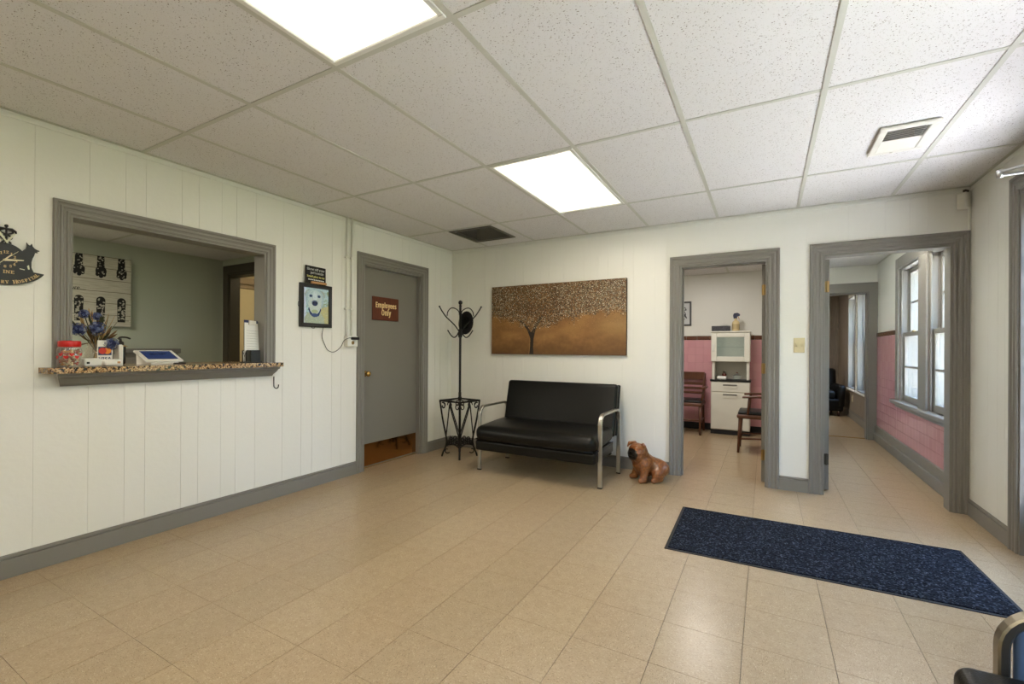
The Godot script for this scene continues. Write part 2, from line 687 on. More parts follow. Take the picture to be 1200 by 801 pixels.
func wall(called: String, ax: String, c: float, n: float, u0: float, u1: float, y1: float, th: float, holes: Array, m: Material, boards := true, phase := 0.0, y_board := 0.0, board_mat: Material = null) -> Node3D:
	var st := mb()
	var skin := 0.0028 if boards else 0.0
	for q in solid_rects(u0, u1, 0.0, y1, holes):
		wbox(st, ax, c, n, q[0], q[1], q[2], q[3], -th, -skin)
	var o := part(self, numbered(called), fin(st), m)
	o.set_meta("kind", "structure")
	if boards:
		var p := phase - 1.22 * ceilf((phase - u0) / 1.22)
		var k := 0
		while p < u1:
			var w: float = BOARDS[k % BOARDS.size()]
			var a := maxf(p + 0.0008, u0)
			var b := minf(p + w - 0.0008, u1)
			if b - a > 0.004:
				var bs := mb()
				var any := false
				for q in solid_rects(a, b, y_board, y1, holes):
					wbox(bs, ax, c, n, q[0], q[1], q[2], q[3], -skin, 0.0)
					any = true
				if any:
					part(o, "wall_board", fin(bs), board_mat if board_mat else m)
			p += w
			k += 1
	return o

func base_board(called: String, ax: String, c: float, n: float, u0: float, u1: float, h := 0.118) -> void:
	var st := mb()
	wbox(st, ax, c, n, u0, u1, 0.0, h - 0.022, 0.0, 0.017, 0.001)
	wbox(st, ax, c, n, u0, u1, h - 0.022, h, 0.0, 0.011, 0.004)
	var o := part(self, numbered(called), fin(st), M.grey_trim)
	o.set_meta("kind", "structure")

func tile_variants() -> Array:
	var out := []
	for i in 8:
		var r := RandomNumberGenerator.new()
		r.seed = 100 + i
		var st := mb()
		var h := TILE / 2 - 0.0002
		var g := TILE / 2 - 0.00055
		var b := 0.0006
		var t := 0.0
		var lo := -0.003
		var uo := Vector2(r.randf(), r.randf())
		var rot := (i % 2) * PI / 2
		var uv := func(p: Vector3) -> Vector2:
			return uo + Vector2(p.x, p.z).rotated(rot) / 0.95
		var top := [Vector3(-g + b, t, -h + b), Vector3(g - b, t, -h + b), Vector3(g - b, t, h - b), Vector3(-g + b, t, h - b)]
		var bot := [Vector3(-g, lo, -h), Vector3(g, lo, -h), Vector3(g, lo, h), Vector3(-g, lo, h)]
		var put := func(p: Vector3) -> void:
			st.set_uv(uv.call(p))
			st.add_vertex(p)
		for k in [0, 1, 2, 0, 2, 3]:
			put.call(top[k])
		for e in 4:
			var f := (e + 1) % 4
			for p in [bot[e], top[f], top[e], bot[e], bot[f], top[f]]:
				put.call(p)
		out.append(fin(st))
	return out

func floor_area(called: String, x0: float, x1: float, z0: float, z1: float, parts_to: float, tiles: Array) -> Node3D:
	# base slab and one mesh for each vinyl tile; tiles beyond parts_to (towards +z) are joined
	var o := part(self, numbered(called), boxm(Vector3(x0, -0.15, z0), Vector3(x1, -0.0022, z1)), M.floor_base)
	o.set_meta("kind", "structure")
	var rest := mb()
	var n_rest := 0
	for i in range(-40, 40):
		for j in range(-60, 60):
			var a := TX0 + i * TILE
			var b := TZ0 + j * TILE
			if a + TILE <= x0 + 0.002 or a >= x1 - 0.002 or b + TILE <= z0 + 0.002 or b >= z1 - 0.002:
				continue
			var whole := a >= x0 - 0.05 and a + TILE <= x1 + 0.05 and b >= z0 - 0.05 and b + TILE <= z1 + 0.05
			var v := posmod(i * 7 + j * 13 + (i * j) % 5, 4) * 2 + posmod(i + j, 2)
			var at := Vector3(a + TILE / 2, 0, b + TILE / 2)
			var mesh: ArrayMesh = tiles[v]
			var mt: Material = M["floor_tile_%d" % posmod(i * 5 + j * 3, 3)]
			if b >= parts_to:
				rest.append_from(mesh, 0, Transform3D(Basis.IDENTITY, at))
				n_rest += 1
				continue
			var t := part(o, "tile", mesh, mt, at)
			if not whole:
				var ca := maxf(a, x0)
				var cb := minf(a + TILE, x1)
				var da := maxf(b, z0)
				var db := minf(b + TILE, z1)
				t.scale = Vector3((cb - ca) / TILE, 1, (db - da) / TILE)
				t.position = Vector3((ca + cb) / 2, 0, (da + db) / 2)
	if n_rest:
		var s := part(o, "tile_field", rest.commit(), M.floor_tile_0)
		s.set_meta("kind", "stuff")
	return o

func shell() -> void:
	var tiles := tile_variants()
	floor_area("floor", XL - 0.11, XR + 0.1, ZB - 0.07, ZF, 0.0, tiles)
	floor_area("floor_exam_room", -2.2, 0.26, ZE, ZB - 0.07, 9.0, tiles)
	floor_area("floor_corridor", 0.26, XR + 0.1, ZH - 0.07, ZB - 0.07, 9.0, tiles)
	floor_area("floor_end_room", -0.9, XR + 0.1, -11.9, ZH - 0.07, -20.0, tiles)
	var rfl := part(self, "floor_reception", boxm(Vector3(-7.2, -0.15, -5.2), Vector3(XL - 0.11, 0.0, ZF)), M.floor_base)  # unseen floor kept dark to cut the bounce onto the reception ceiling
	rfl.set_meta("kind", "structure")
	# hatch wall
	wall("wall_left", "x", XL, 1.0, ZB - 0.12, ZF, CEIL, 0.125, [[-2.178, -1.02, 1.03, 1.908], [-4.05, -3.18, 0.0, 2.005]], M.wall_paint, true, -0.877 - 1.22)
	wall("wall_back", "z", ZB, 1.0, XL, XR + 0.2, CEIL, 0.12, [[-0.70, 0.015, 0.0, 1.968], [0.402, 1.192, 0.0, 1.97]], M.wall_paint, true, -2.86)
	wall("wall_right", "x", XR, -1.0, ZB, ZF, CEIL, 0.2, [[-3.85, -2.90, 0.0, 2.125], [-2.25, -0.15, 0.72, 2.08]], M.wall_paint, true, -4.3)
	wall("wall_front", "z", ZF, -1.0, XL, XR + 0.2, CEIL, 0.2, [], M.wall_paint, true, 0.3)
	# baseboards
	base_board("baseboard_left", "x", XL, 1.0, -3.095, ZF)
	base_board("baseboard_left", "x", XL, 1.0, ZB, -4.142)
	base_board("baseboard_back", "z", ZB, 1.0, XL + 0.017, -0.79)
	base_board("baseboard_back", "z", ZB, 1.0, 0.104, 0.313)
	base_board("baseboard_right", "x", XR, -1.0, ZB, -3.94)
	base_board("baseboard_right", "x", XR, -1.0, -2.81, ZF)
	# slim white strip where the walls meet the ceiling
	for q in [["x", XL, 1.0, ZB, ZF], ["z", ZB, 1.0, XL, XR], ["x", XR, -1.0, ZB, ZF]]:
		var st := mb()
		wbox(st, q[0], q[1], q[2], q[3], q[4], CEIL - 0.034, CEIL - 0.012, 0.0, 0.009, 0.003)
		var o := part(self, numbered("trim_ceiling"), fin(st), M.white_trim)
		o.set_meta("kind", "structure")
	# corner bead between back and outer wall
	var cb := part(self, "trim_corner", boxm(Vector3(XR - 0.018, 0.118, ZB), Vector3(XR, CEIL - 0.034, ZB + 0.018), 0.006), M.white_trim)
	cb.set_meta("kind", "structure")

# ==================================================================== ceilings
func ceiling_field(called: String, xs: Array, zs: Array, y: float, skip: Array, holes := []) -> Node3D:
	var o := struct_node(called)
	var slab := mb()
	box(slab, Vector3(xs[0], y + 0.15, zs[0]), Vector3(xs[-1], y + 0.22, zs[-1]))
	part(o, "slab", fin(slab), M.deck)
	for i in xs.size() - 1:
		for j in zs.size() - 1:
			if skip.has([i, j]):
				continue
			var ct := mb()
			for q in solid_rects(xs[i] + 0.001, xs[i + 1] - 0.001, zs[j] + 0.001, zs[j + 1] - 0.001, holes):
				box(ct, Vector3(q[0], y + 0.004, q[2]), Vector3(q[1], y + 0.02, q[3]))
			part(o, "ceiling_tile", fin(ct), M.ceiling_tile)
	for i in range(1, xs.size() - 1):
		part(o, "grid_bar", boxm(Vector3(xs[i] - 0.012, y, zs[0]), Vector3(xs[i] + 0.012, y + 0.003, zs[-1])), M.ceiling_grid)
	for j in range(1, zs.size() - 1):
		for i in xs.size() - 1:
			part(o, "grid_bar", boxm(Vector3(xs[i] + (0.012 if i else 0.0), y + 0.0003, zs[j] - 0.012), Vector3(xs[i + 1] - 0.012, y + 0.003, zs[j] + 0.012)), M.ceiling_grid)
	for h in holes:
		# sheet-metal duct above each opening
		var dm := mb()
		box(dm, Vector3(h[0] - 0.004, y + 0.003, h[2]), Vector3(h[0], y + 0.145, h[3]))
		box(dm, Vector3(h[1], y + 0.003, h[2]), Vector3(h[1] + 0.004, y + 0.145, h[3]))
		box(dm, Vector3(h[0], y + 0.003, h[2] - 0.004), Vector3(h[1], y + 0.145, h[2]))
		box(dm, Vector3(h[0], y + 0.003, h[3]), Vector3(h[1], y + 0.145, h[3] + 0.004))
		box(dm, Vector3(h[0], y + 0.141, h[2]), Vector3(h[1], y + 0.145, h[3]))
		part(o, "duct", fin(dm), M.galvanised)
	# wall angle
	var st := mb()
	box(st, Vector3(xs[0], y, zs[0]), Vector3(xs[0] + 0.022, y + 0.003, zs[-1]))
	box(st, Vector3(xs[-1] - 0.022, y, zs[0]), Vector3(xs[-1], y + 0.003, zs[-1]))
	box(st, Vector3(xs[0], y, zs[0]), Vector3(xs[-1], y + 0.003, zs[0] + 0.022))
	box(st, Vector3(xs[0], y, zs[-1] - 0.022), Vector3(xs[-1], y + 0.003, zs[-1]))
	part(o, "wall_angle", fin(st), M.ceiling_grid)
	return o

func ceiling_light(label: String, x0: float, x1: float, z0: float, z1: float, y: float, energy: float, col := Color(1.0, 0.95, 0.87)) -> void:
	var c := Vector3((x0 + x1) / 2, y, (z0 + z1) / 2)
	var t := thing("ceiling_light", label, "light", c, 0.0, "recessed ceiling light panels")
	var w := (x1 - x0) / 2 - 0.014
	var d := (z1 - z0) / 2 - 0.014
	var st := mb()
	var path := [Vector3(-w, 0, -d), Vector3(w, 0, -d), Vector3(w, 0, d), Vector3(-w, 0, d)]
	for q in [[Vector3(-w, -0.004, -d), Vector3(w, 0.05, -d + 0.022)], [Vector3(-w, -0.004, d - 0.022), Vector3(w, 0.05, d)], [Vector3(-w, -0.004, -d + 0.022), Vector3(-w + 0.022, 0.05, d - 0.022)], [Vector3(w - 0.022, -0.004, -d + 0.022), Vector3(w, 0.05, d - 0.022)]]:
		box(st, q[0], q[1], 0.002)
	part(t, "frame", fin(st), M.white_trim)
	part(t, "diffuser", boxm(Vector3(-w + 0.02, 0.004, -d + 0.02), Vector3(w - 0.02, 0.009, d - 0.02)), M.diffuser)
	var l := AreaLight3D.new()
	l.name = "panel_light"
	l.area_size = Vector2(2 * w - 0.05, 2 * d - 0.05)
	l.light_energy = energy
	l.light_color = col
	l.area_range = 14.0
	l.area_attenuation = 2.0
	l.shadow_enabled = true
	l.rotation.x = -PI / 2
	l.position = Vector3(0, -0.006, 0)
	t.add_child(l)

func ceilings() -> void:
	var xs := [XL, -2.818, -2.209, -1.599, -0.990, -0.380, 0.230, 0.839, XR]
	var zs := [ZB, -3.798, -2.579, -1.359, -0.140, 1.079, 2.298, ZF]
	ceiling_field("ceiling", xs, zs, CEIL, [[3, 1], [3, 3], [3, 5]], [[-2.785, -2.335, -4.315, -3.845], [0.567, 0.743, -3.525, -3.205]])
	ceiling_light("glowing ceiling panel closer to the tree painting, four feet long", -1.599, -0.990, -3.798, -2.579, CEIL, lamp_main)
	ceiling_light("glowing ceiling panel in the tile row before the reception hatch", -1.599, -0.990, -1.359, -0.140, CEIL, lamp_main)
	ceiling_light("added unseen ceiling panel lighting the front of the waiting room", -1.599, -0.990, 1.079, 2.298, CEIL, lamp_main)  # assumed panel behind the camera, added to brighten the hatch wall
	ceiling_field("ceiling_exam_room", [-2.2, -1.69, -1.08, -0.47, 0.14, 0.26], [ZE, -6.42, -5.20, ZB - 0.12], 2.31, [[2, 1]])
	ceiling_light("added ceiling panel, out of view, lighting the pink tiled exam room", -1.08, -0.47, -6.42, -5.20, 2.31, fill_exam, Color(1.0, 0.975, 0.95))  # out of view, an assumed source that lights the exam room
	ceiling_field("ceiling_corridor", [0.32, 0.62, XR], [ZH, -7.0, -5.8, ZB - 0.12], 2.33, [[1, 2]])
	ceiling_light("added unseen fill panel above the corridor just past the doorway", 0.62, XR, -5.8, ZB - 0.12, 2.33, fill_corridor, Color(1.0, 0.97, 0.92))  # fill light added above the door head to lift the dark corridor
	ceiling_field("ceiling_end_room", [-0.9, -0.2, 0.41, XR + 0.03], [-11.9, -10.6, -9.4, ZH - 0.12], 2.33, [[0, 1]])
	ceiling_light("added unseen fill panel in the grey panelled room past the corridor", -0.9, -0.2, -10.6, -9.4, 2.33, fill_end, Color(1.0, 0.96, 0.91))  # invented panel out of sight, brightens the panelled walls
	ceiling_light("added unseen fill panel brightening the room behind the reception hatch", -4.90, -4.29, -0.75, 0.45, 2.19, fill_reception)  # unseen panel added so the reception wall is not too dark
	ceiling_field("ceiling_reception", [-5.5, -4.9, -4.29, -3.68, XL - 0.125], [-3.05, -1.95, -0.75, 0.45, ZF], 2.19, [[1, 2]])
	# dark return grille by the employees' door
	var v := thing("return_air_grille", "dark grey louvred return grille in the ceiling corner", "vent", Vector3(-2.56, CEIL, -4.08))
	var st := mb()
	for q in [[Vector3(-0.25, -0.008, -0.26), Vector3(0.25, 0.0, -0.235)], [Vector3(-0.25, -0.008, 0.235), Vector3(0.25, 0.0, 0.26)], [Vector3(-0.25, -0.008, -0.235), Vector3(-0.225, 0.0, 0.235)], [Vector3(0.225, -0.008, -0.235), Vector3(0.25, 0.0, 0.235)]]:
		box(st, q[0], q[1], 0.002)
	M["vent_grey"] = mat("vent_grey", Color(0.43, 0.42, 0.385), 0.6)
	part(v, "frame", fin(st), M.vent_grey)
	for i in 15:
		var z := -0.22 + i * 0.0314
		var s := mb()
		box(s, Vector3(-0.225, -0.0075, z - 0.0125), Vector3(0.225, -0.006, z + 0.0125), 0.0, Basis(Vector3.RIGHT, 0.22), Vector3(0, -0.006, z))
		part(v, "louvre", fin(s), M.vent_grey)
	# white supply register
	v = thing("supply_register", "white square supply register with a dark half in ceiling", "vent", Vector3(0.655, CEIL, -3.365))
	st = mb()
	for q in [[Vector3(-0.125, -0.014, -0.2), Vector3(0.125, 0.0, -0.16)], [Vector3(-0.125, -0.014, 0.16), Vector3(0.125, 0.0, 0.2)], [Vector3(-0.125, -0.014, -0.16), Vector3(-0.088, 0.0, 0.16)], [Vector3(0.088, -0.014, -0.16), Vector3(0.125, 0.0, 0.16)]]:
		box(st, q[0], q[1], 0.004)
	part(v, "frame", fin(st), M.white_plastic)
	for i in 14:
		var z := -0.15 + i * 0.0231
		var s := mb()
		var tilt := 0.95 if i > 6 else -0.95
		box(s, Vector3(-0.088, -0.0085, z - 0.009), Vector3(0.088, -0.0072, z + 0.009), 0.0, Basis(Vector3.RIGHT, tilt * 0.5), Vector3(0, -0.008, z))
		part(v, "louvre", fin(s), M.white_plastic)
	part(v, "lever", boxm(Vector3(-0.02, -0.02, -0.185), Vector3(-0.008, -0.012, -0.165), 0.002), M.white_plastic)

# ==================================================================== doors and windows
func casing(o: Node3D, ax: String, c: float, n: float, u0: float, u1: float, y1: float, prof: Array = CASING, nm := "casing") -> void:
	var nn := Vector3(n, 0, 0) if ax == "x" else Vector3(0, 0, n)
	var path := [wpos(ax, c, n, u0, 0, 0), wpos(ax, c, n, u0, y1, 0), wpos(ax, c, n, u1, y1, 0), wpos(ax, c, n, u1, 0, 0)]
	var st := mb()
	var d: Vector3 = (path[1] - path[0]).normalized().cross(nn)
	var out := 1.0 if d.dot(path[0] - path[3]) > 0 else -1.0
	moulding(st, path, nn, prof, false, out)
	part(o, nm, fin(st), M.grey_trim)

func jamb(o: Node3D, ax: String, c: float, n: float, u0: float, u1: float, y1: float, th: float, t := 0.016) -> void:
	var st := mb()
	wbox(st, ax, c, n, u0, u0 + t, 0, y1 - t, -th - 0.004, 0.004, 0.001)
	wbox(st, ax, c, n, u1 - t, u1, 0, y1 - t, -th - 0.004, 0.004, 0.001)
	wbox(st, ax, c, n, u0, u1, y1 - t, y1, -th - 0.004, 0.004, 0.001)
	part(o, "jamb", fin(st), M.grey_trim)

func hinge(o: Node3D, at: Vector3, m: Material) -> void:
	var st := mb()
	box(st, at + Vector3(-0.016, -0.045, -0.002), at + Vector3(0.016, 0.045, 0.002), 0.001)
	tube(st, [at + Vector3(0, -0.048, 0.004), at + Vector3(0, 0.048, 0.004)], 0.006, 8)
	part(o, "hinge", fin(st), m)

func sash_window(label: String, z0: float, z1: float, y0: float, y1: float, xs: float, with_muntins := true) -> Node3D:
	# double-hung unit in the outer wall, seen from inside (towards +x)
	var o := struct_node("window_%d" % win_no, label, "window")
	win_no += 1
	var ym := (y0 + y1) / 2 + 0.01
	var st := mb()
	# lining of the opening with the tracks of the sashes
	box(st, Vector3(XR - 0.002, y0, z0), Vector3(XR + 0.2, y1, z0 + 0.018))
	box(st, Vector3(XR - 0.002, y0, z1 - 0.018), Vector3(XR + 0.2, y1, z1))
	box(st, Vector3(XR - 0.002, y1 - 0.018, z0 + 0.018), Vector3(XR + 0.2, y1, z1 - 0.018))
	box(st, Vector3(XR - 0.002, y0, z0 + 0.018), Vector3(XR + 0.2, y0 + 0.02, z1 - 0.018))
	for q in [[z0 + 0.018, z0 + 0.033], [z1 - 0.033, z1 - 0.018]]:
		box(st, Vector3(xs - 0.022, y0 + 0.02, q[0]), Vector3(xs - 0.008, y1 - 0.018, q[1]), 0.003)
		box(st, Vector3(xs + 0.036, y0 + 0.02, q[0]), Vector3(xs + 0.044, y1 - 0.018, q[1]))
	part(o, "lining", fin(st), M.grey_trim)
	for k in 2:
		var x := xs + (0.0 if k == 0 else 0.046)
		var a := y0 + 0.02 if k == 0 else ym - 0.02
		var b := ym + 0.02 if k == 0 else y1 - 0.018
		var s := mb()
		var zz0 := z0 + 0.02
		var zz1 := z1 - 0.02
		box(s, Vector3(x, a, zz0), Vector3(x + 0.034, b, zz0 + 0.045), 0.004)
		box(s, Vector3(x, a, zz1 - 0.045), Vector3(x + 0.034, b, zz1), 0.004)
		box(s, Vector3(x, a, zz0 + 0.045), Vector3(x + 0.034, a + (0.065 if k == 0 else 0.04), zz1 - 0.045), 0.004)
		box(s, Vector3(x, b - 0.045, zz0 + 0.045), Vector3(x + 0.034, b, zz1 - 0.045), 0.004)
		if with_muntins:
			var mid := (a + b) / 2
			box(s, Vector3(x + 0.006, mid - 0.011, zz0 + 0.045), Vector3(x + 0.028, mid + 0.011, zz1 - 0.045), 0.004)
		var sh := part(o, "sash", fin(s), M.grey_trim)
		if with_muntins:
			var mid := (a + b) / 2
			part(sh, "pane", boxm(Vector3(x + 0.015, a + 0.04, zz0 + 0.04), Vector3(x + 0.019, mid - 0.008, zz1 - 0.04)), M.glass)
			part(sh, "pane", boxm(Vector3(x + 0.015, mid + 0.008, zz0 + 0.04), Vector3(x + 0.019, b - 0.04, zz1 - 0.04)), M.glass)
		else:
			part(sh, "pane", boxm(Vector3(x + 0.015, a + 0.04, zz0 + 0.04), Vector3(x + 0.019, b - 0.04, zz1 - 0.04)), M.glass)
		if k == 0:
			var lk := mb()
			box(lk, Vector3(x - 0.006, b - 0.004, (z0 + z1) / 2 - 0.03), Vector3(x + 0.02, b + 0.012, (z0 + z1) / 2 + 0.03), 0.004)
			part(sh, "sash_lock", fin(lk), M.old_brass)
	return o

var win_no := 1

func doors_and_windows() -> void:
	# ---------------- employees' door in the hatch wall
	var o := struct_node("door_1", "grey closed door marked for employees, brass kick plate below", "door")
	casing(o, "x", XL, 1.0, -4.05, -3.18, 2.005)
	jamb(o, "x", XL, 1.0, -4.05, -3.18, 2.005, 0.125)
	var st := mb()
	wbox(st, "x", XL, 1.0, -4.034, -4.022, 0, 1.989, -0.058, -0.012, 0.001)
	wbox(st, "x", XL, 1.0, -3.208, -3.196, 0, 1.989, -0.058, -0.012, 0.001)
	wbox(st, "x", XL, 1.0, -4.022, -3.208, 1.977, 1.989, -0.058, -0.012, 0.001)
	part(o, "door_stop", fin(st), M.grey_trim)
	var leaf := part(o, "door_leaf", boxm(Vector3(XL - 0.10, 0.012, -4.030), Vector3(XL - 0.060, 1.985, -3.200), 0.002), M.door_grey)
	part(leaf, "kick_plate", boxm(Vector3(XL - 0.0602, 0.022, -4.020), Vector3(XL - 0.0585, 0.238, -3.210), 0.0005), M.kick_brass)
	var kn := mb(true)
	lathe(kn, [Vector2(0, 0), Vector2(0.030, 0), Vector2(0.031, 0.004), Vector2(0.026, 0.008), Vector2(0.011, 0.012), Vector2(0.010, 0.030), Vector2(0.020, 0.038), Vector2(0.027, 0.048), Vector2(0.026, 0.060), Vector2(0.016, 0.067), Vector2(0, 0.069)], Vector3(XL - 0.060, 0.93, -3.255), Basis(Vector3.BACK, -PI / 2))
	part(leaf, "knob", fin(kn), M.brass)
	part(o, "threshold", boxm(Vector3(XL - 0.12, -0.001, -4.034), Vector3(XL - 0.055, 0.012, -3.196), 0.004), M.old_brass)
	var sg := thing("door_sign", "reddish wooden sign lettered Employees Only on grey door", "sign", Vector3(XL - 0.060, 1.583, -3.53), PI / 2)
	part(sg, "board", boxm(Vector3(-0.188, -0.118, 0.0), Vector3(0.188, 0.118, 0.014), 0.003), M.sign_wood)
	words(sg, "lettering", "Employees", 0.056, Vector3(0.0, 0.034, 0.015), M.cream_letter, "Droid Sans", 700, 0.004).scale.x = 0.78
	words(sg, "lettering", "Only", 0.060, Vector3(0.0, -0.040, 0.015), M.cream_letter, "Droid Sans", 700, 0.004).scale.x = 0.78
	# ---------------- doorway of the exam room
	o = struct_node("door_2", "grey cased doorway into the pink tiled exam room, door swung inside", "door")
	casing(o, "z", ZB, 1.0, -0.70, 0.015, 1.968)
	jamb(o, "z", ZB, 1.0, -0.70, 0.015, 1.968, 0.12)
	st = mb()
	wbox(st, "z", ZB, 1.0, -0.684, -0.672, 0, 1.952, -0.075, -0.035, 0.001)
	wbox(st, "z", ZB, 1.0, -0.672, -0.001, 1.940, 1.952, -0.075, -0.035, 0.001)
	part(o, "door_stop", fin(st), M.grey_trim)
	casing(o, "z", ZB - 0.12, -1.0, -0.70, 0.015, 1.968)
	var hz := ZB - 0.135
	leaf = part(o, "door_leaf", boxm(Vector3(-0.030, 0.012, hz - 0.68), Vector3(0.005, 1.948, hz), 0.002), M.grey_trim)
	for y in [0.25, 1.02, 1.72]:
		hinge(leaf, Vector3(-0.016, y, hz + 0.002), M.old_brass)
	# ---------------- doorway of the corridor
	o = struct_node("door_3", "grey cased doorway into the corridor with the sash windows", "door")
	casing(o, "z", ZB, 1.0, 0.402, 1.192, 1.97)
	jamb(o, "z", ZB, 1.0, 0.402, 1.192, 1.97, 0.12)
	casing(o, "z", ZB - 0.12, -1.0, 0.402, 1.192, 1.97)
	leaf = part(o, "door_leaf", boxm(Vector3(0.428, 0.012, hz - 0.76), Vector3(0.463, 1.948, hz), 0.002), M.grey_trim)
	for y in [0.27, 1.72]:
		hinge(leaf, Vector3(0.446, y, hz + 0.002), M.old_brass if y > 1 else M.brown_trim)
	# ---------------- glazed entry door in the outer wall
	o = struct_node("door_4", "grey glazed entry door in the outer wall", "door")
	casing(o, "x", XR, -1.0, -3.85, -2.90, 2.125)
	jamb(o, "x", XR, -1.0, -3.85, -2.90, 2.125, 0.2)
	st = mb()
	box(st, Vector3(XR + 0.06, 0.012, -3.83), Vector3(XR + 0.10, 2.105, -3.73), 0.003)
	box(st, Vector3(XR + 0.06, 0.012, -3.02), Vector3(XR + 0.10, 2.105, -2.92), 0.003)
	box(st, Vector3(XR + 0.06, 0.012, -3.73), Vector3(XR + 0.10, 0.26, -3.02), 0.003)
	box(st, Vector3(XR + 0.06, 1.98, -3.73), Vector3(XR + 0.10, 2.105, -3.02), 0.003)
	leaf = part(o, "door_leaf", fin(st), M.grey_trim)
	part(leaf, "pane", boxm(Vector3(XR + 0.078, 0.25, -3.74), Vector3(XR + 0.083, 1.99, -3.01)), M.glass)
	# arms of the door closer standing out from the head of the entry door
	var dc := thing("door_closer", "pale metal door closer arm above the glazed entry door", "door closer", Vector3(XR, 2.15, -3.52))
	var cs := mb()
	bar(cs, [Vector3(0.0, -0.018, 0.015), Vector3(-0.19, -0.018, 0.0)], Vector3.UP, 0.014, 0.022)
	part(dc, "arm", fin(cs), M.steel)
	cs = mb()
	bar(cs, [Vector3(0.05, 0.004, 0.20), Vector3(-0.19, 0.004, 0.0)], Vector3.UP, 0.012, 0.020)
	part(dc, "forearm", fin(cs), M.steel)
	part(dc, "pivot", lathem([Vector2(0, 0), Vector2(0.015, 0), Vector2(0.015, 0.04), Vector2(0, 0.04)], Vector3(-0.19, -0.028, 0.0)), M.steel)
	part(dc, "body", boxm(Vector3(0.0, -0.085, 0.12), Vector3(0.07, -0.03, 0.34), 0.01), M.steel)
	# ---------------- windows: waiting room (beside the entry), front, corridor pair, end room pair
	sash_window("grey sash window beside the entry door", -2.25, -1.2, 0.72, 2.08, XR + 0.06)
	sash_window("grey sash window beside the blue panelled armchair", -1.2, -0.15, 0.72, 2.08, XR + 0.06)

# ==================================================================== waiting room
func waiting_room() -> void:
	wall_clock()
	picture_frame()
	tree_painting()
	coat_rack()
	sofa()
	dog_statue()
	floor_mat()
	corner_chair()
	# light switch plate
	var s := thing("light_switch", "ivory double light switch plate between the two doorways", "switch", Vector3(0.243, 1.225, ZB))
	part(s, "plate", boxm(Vector3(-0.04, -0.062, 0.0), Vector3(0.04, 0.062, 0.006), 0.003), M.ivory_plastic)
	for x in [-0.02, 0.02]:
		var t := mb()
		box(t, Vector3(x - 0.005, -0.012, 0.005), Vector3(x + 0.005, 0.012, 0.016), 0.002, Basis(Vector3.RIGHT, -0.35), Vector3(x, 0, 0.006))
		part(s, "toggle", fin(t), M.ivory_plastic)
	# motion detector in the corner
	var md := thing("motion_detector", "white motion detector tucked in the ceiling corner", "sensor", Vector3(1.235, 2.27, ZB + 0.035), -0.75)
	part(md, "body", rboxm(Vector3.ZERO, Vector3(0.062, 0.12, 0.045), 0.012, Basis.IDENTITY, 4, Vector3(0, 0, 0.006)), M.white_plastic)
	part(md, "lens", rboxm(Vector3(0, -0.012, 0.020), Vector3(0.05, 0.06, 0.018), 0.008, Basis.IDENTITY, 4), M.enamel)
	part(md, "bracket", boxm(Vector3(-0.01, 0.05, -0.05), Vector3(0.01, 0.085, -0.01), 0.003), M.brown_trim)
	# conduits, outlet box, adapter
	for z in [-2.962, -3.020]:
		var c := thing("conduit", "thin white conduit pipe closer to the grey door casing" if z < -3.0 else "thin white conduit pipe closer to the black picture frame", "pipe", Vector3(XL, 1.29, z), 0.0, "conduit pipes beside the door")
		part(c, "pipe", tubem([Vector3(0.014, 0.0, 0), Vector3(0.014, CEIL - 1.29, 0)], 0.0105, 10), M.wall_paint)
		for y in [0.25, 0.72]:
			part(c, "strap", boxm(Vector3(0.0, y - 0.008, -0.024), Vector3(0.026, y + 0.008, 0.024), 0.004), M.white_trim)
	var ob := thing("outlet_box", "white surface outlet box at the foot of the conduits", "outlet", Vector3(XL, 1.247, -3.005), PI / 2)
	part(ob, "box", boxm(Vector3(-0.062, -0.055, 0.0), Vector3(0.062, 0.045, 0.045), 0.004), M.white_plastic)
	part(ob, "cover", boxm(Vector3(-0.058, -0.050, 0.045), Vector3(0.058, 0.040, 0.049), 0.003), M.white_trim)
	part(ob, "socket", lathem([Vector2(0, 0.003), Vector2(0.014, 0.003), Vector2(0.017, 0.0)], Vector3(0.0, -0.018, 0.049), Basis(Vector3.RIGHT, PI / 2)), M.old_brass)
	var ad := thing("power_adapter", "black power adapter plugged into the white outlet box", "adapter", Vector3(XL + 0.049, 1.268, -3.012), PI / 2)
	part(ad, "body", boxm(Vector3(-0.036, -0.012, 0.0), Vector3(0.044, 0.014, 0.035), 0.005), M.black_plastic)

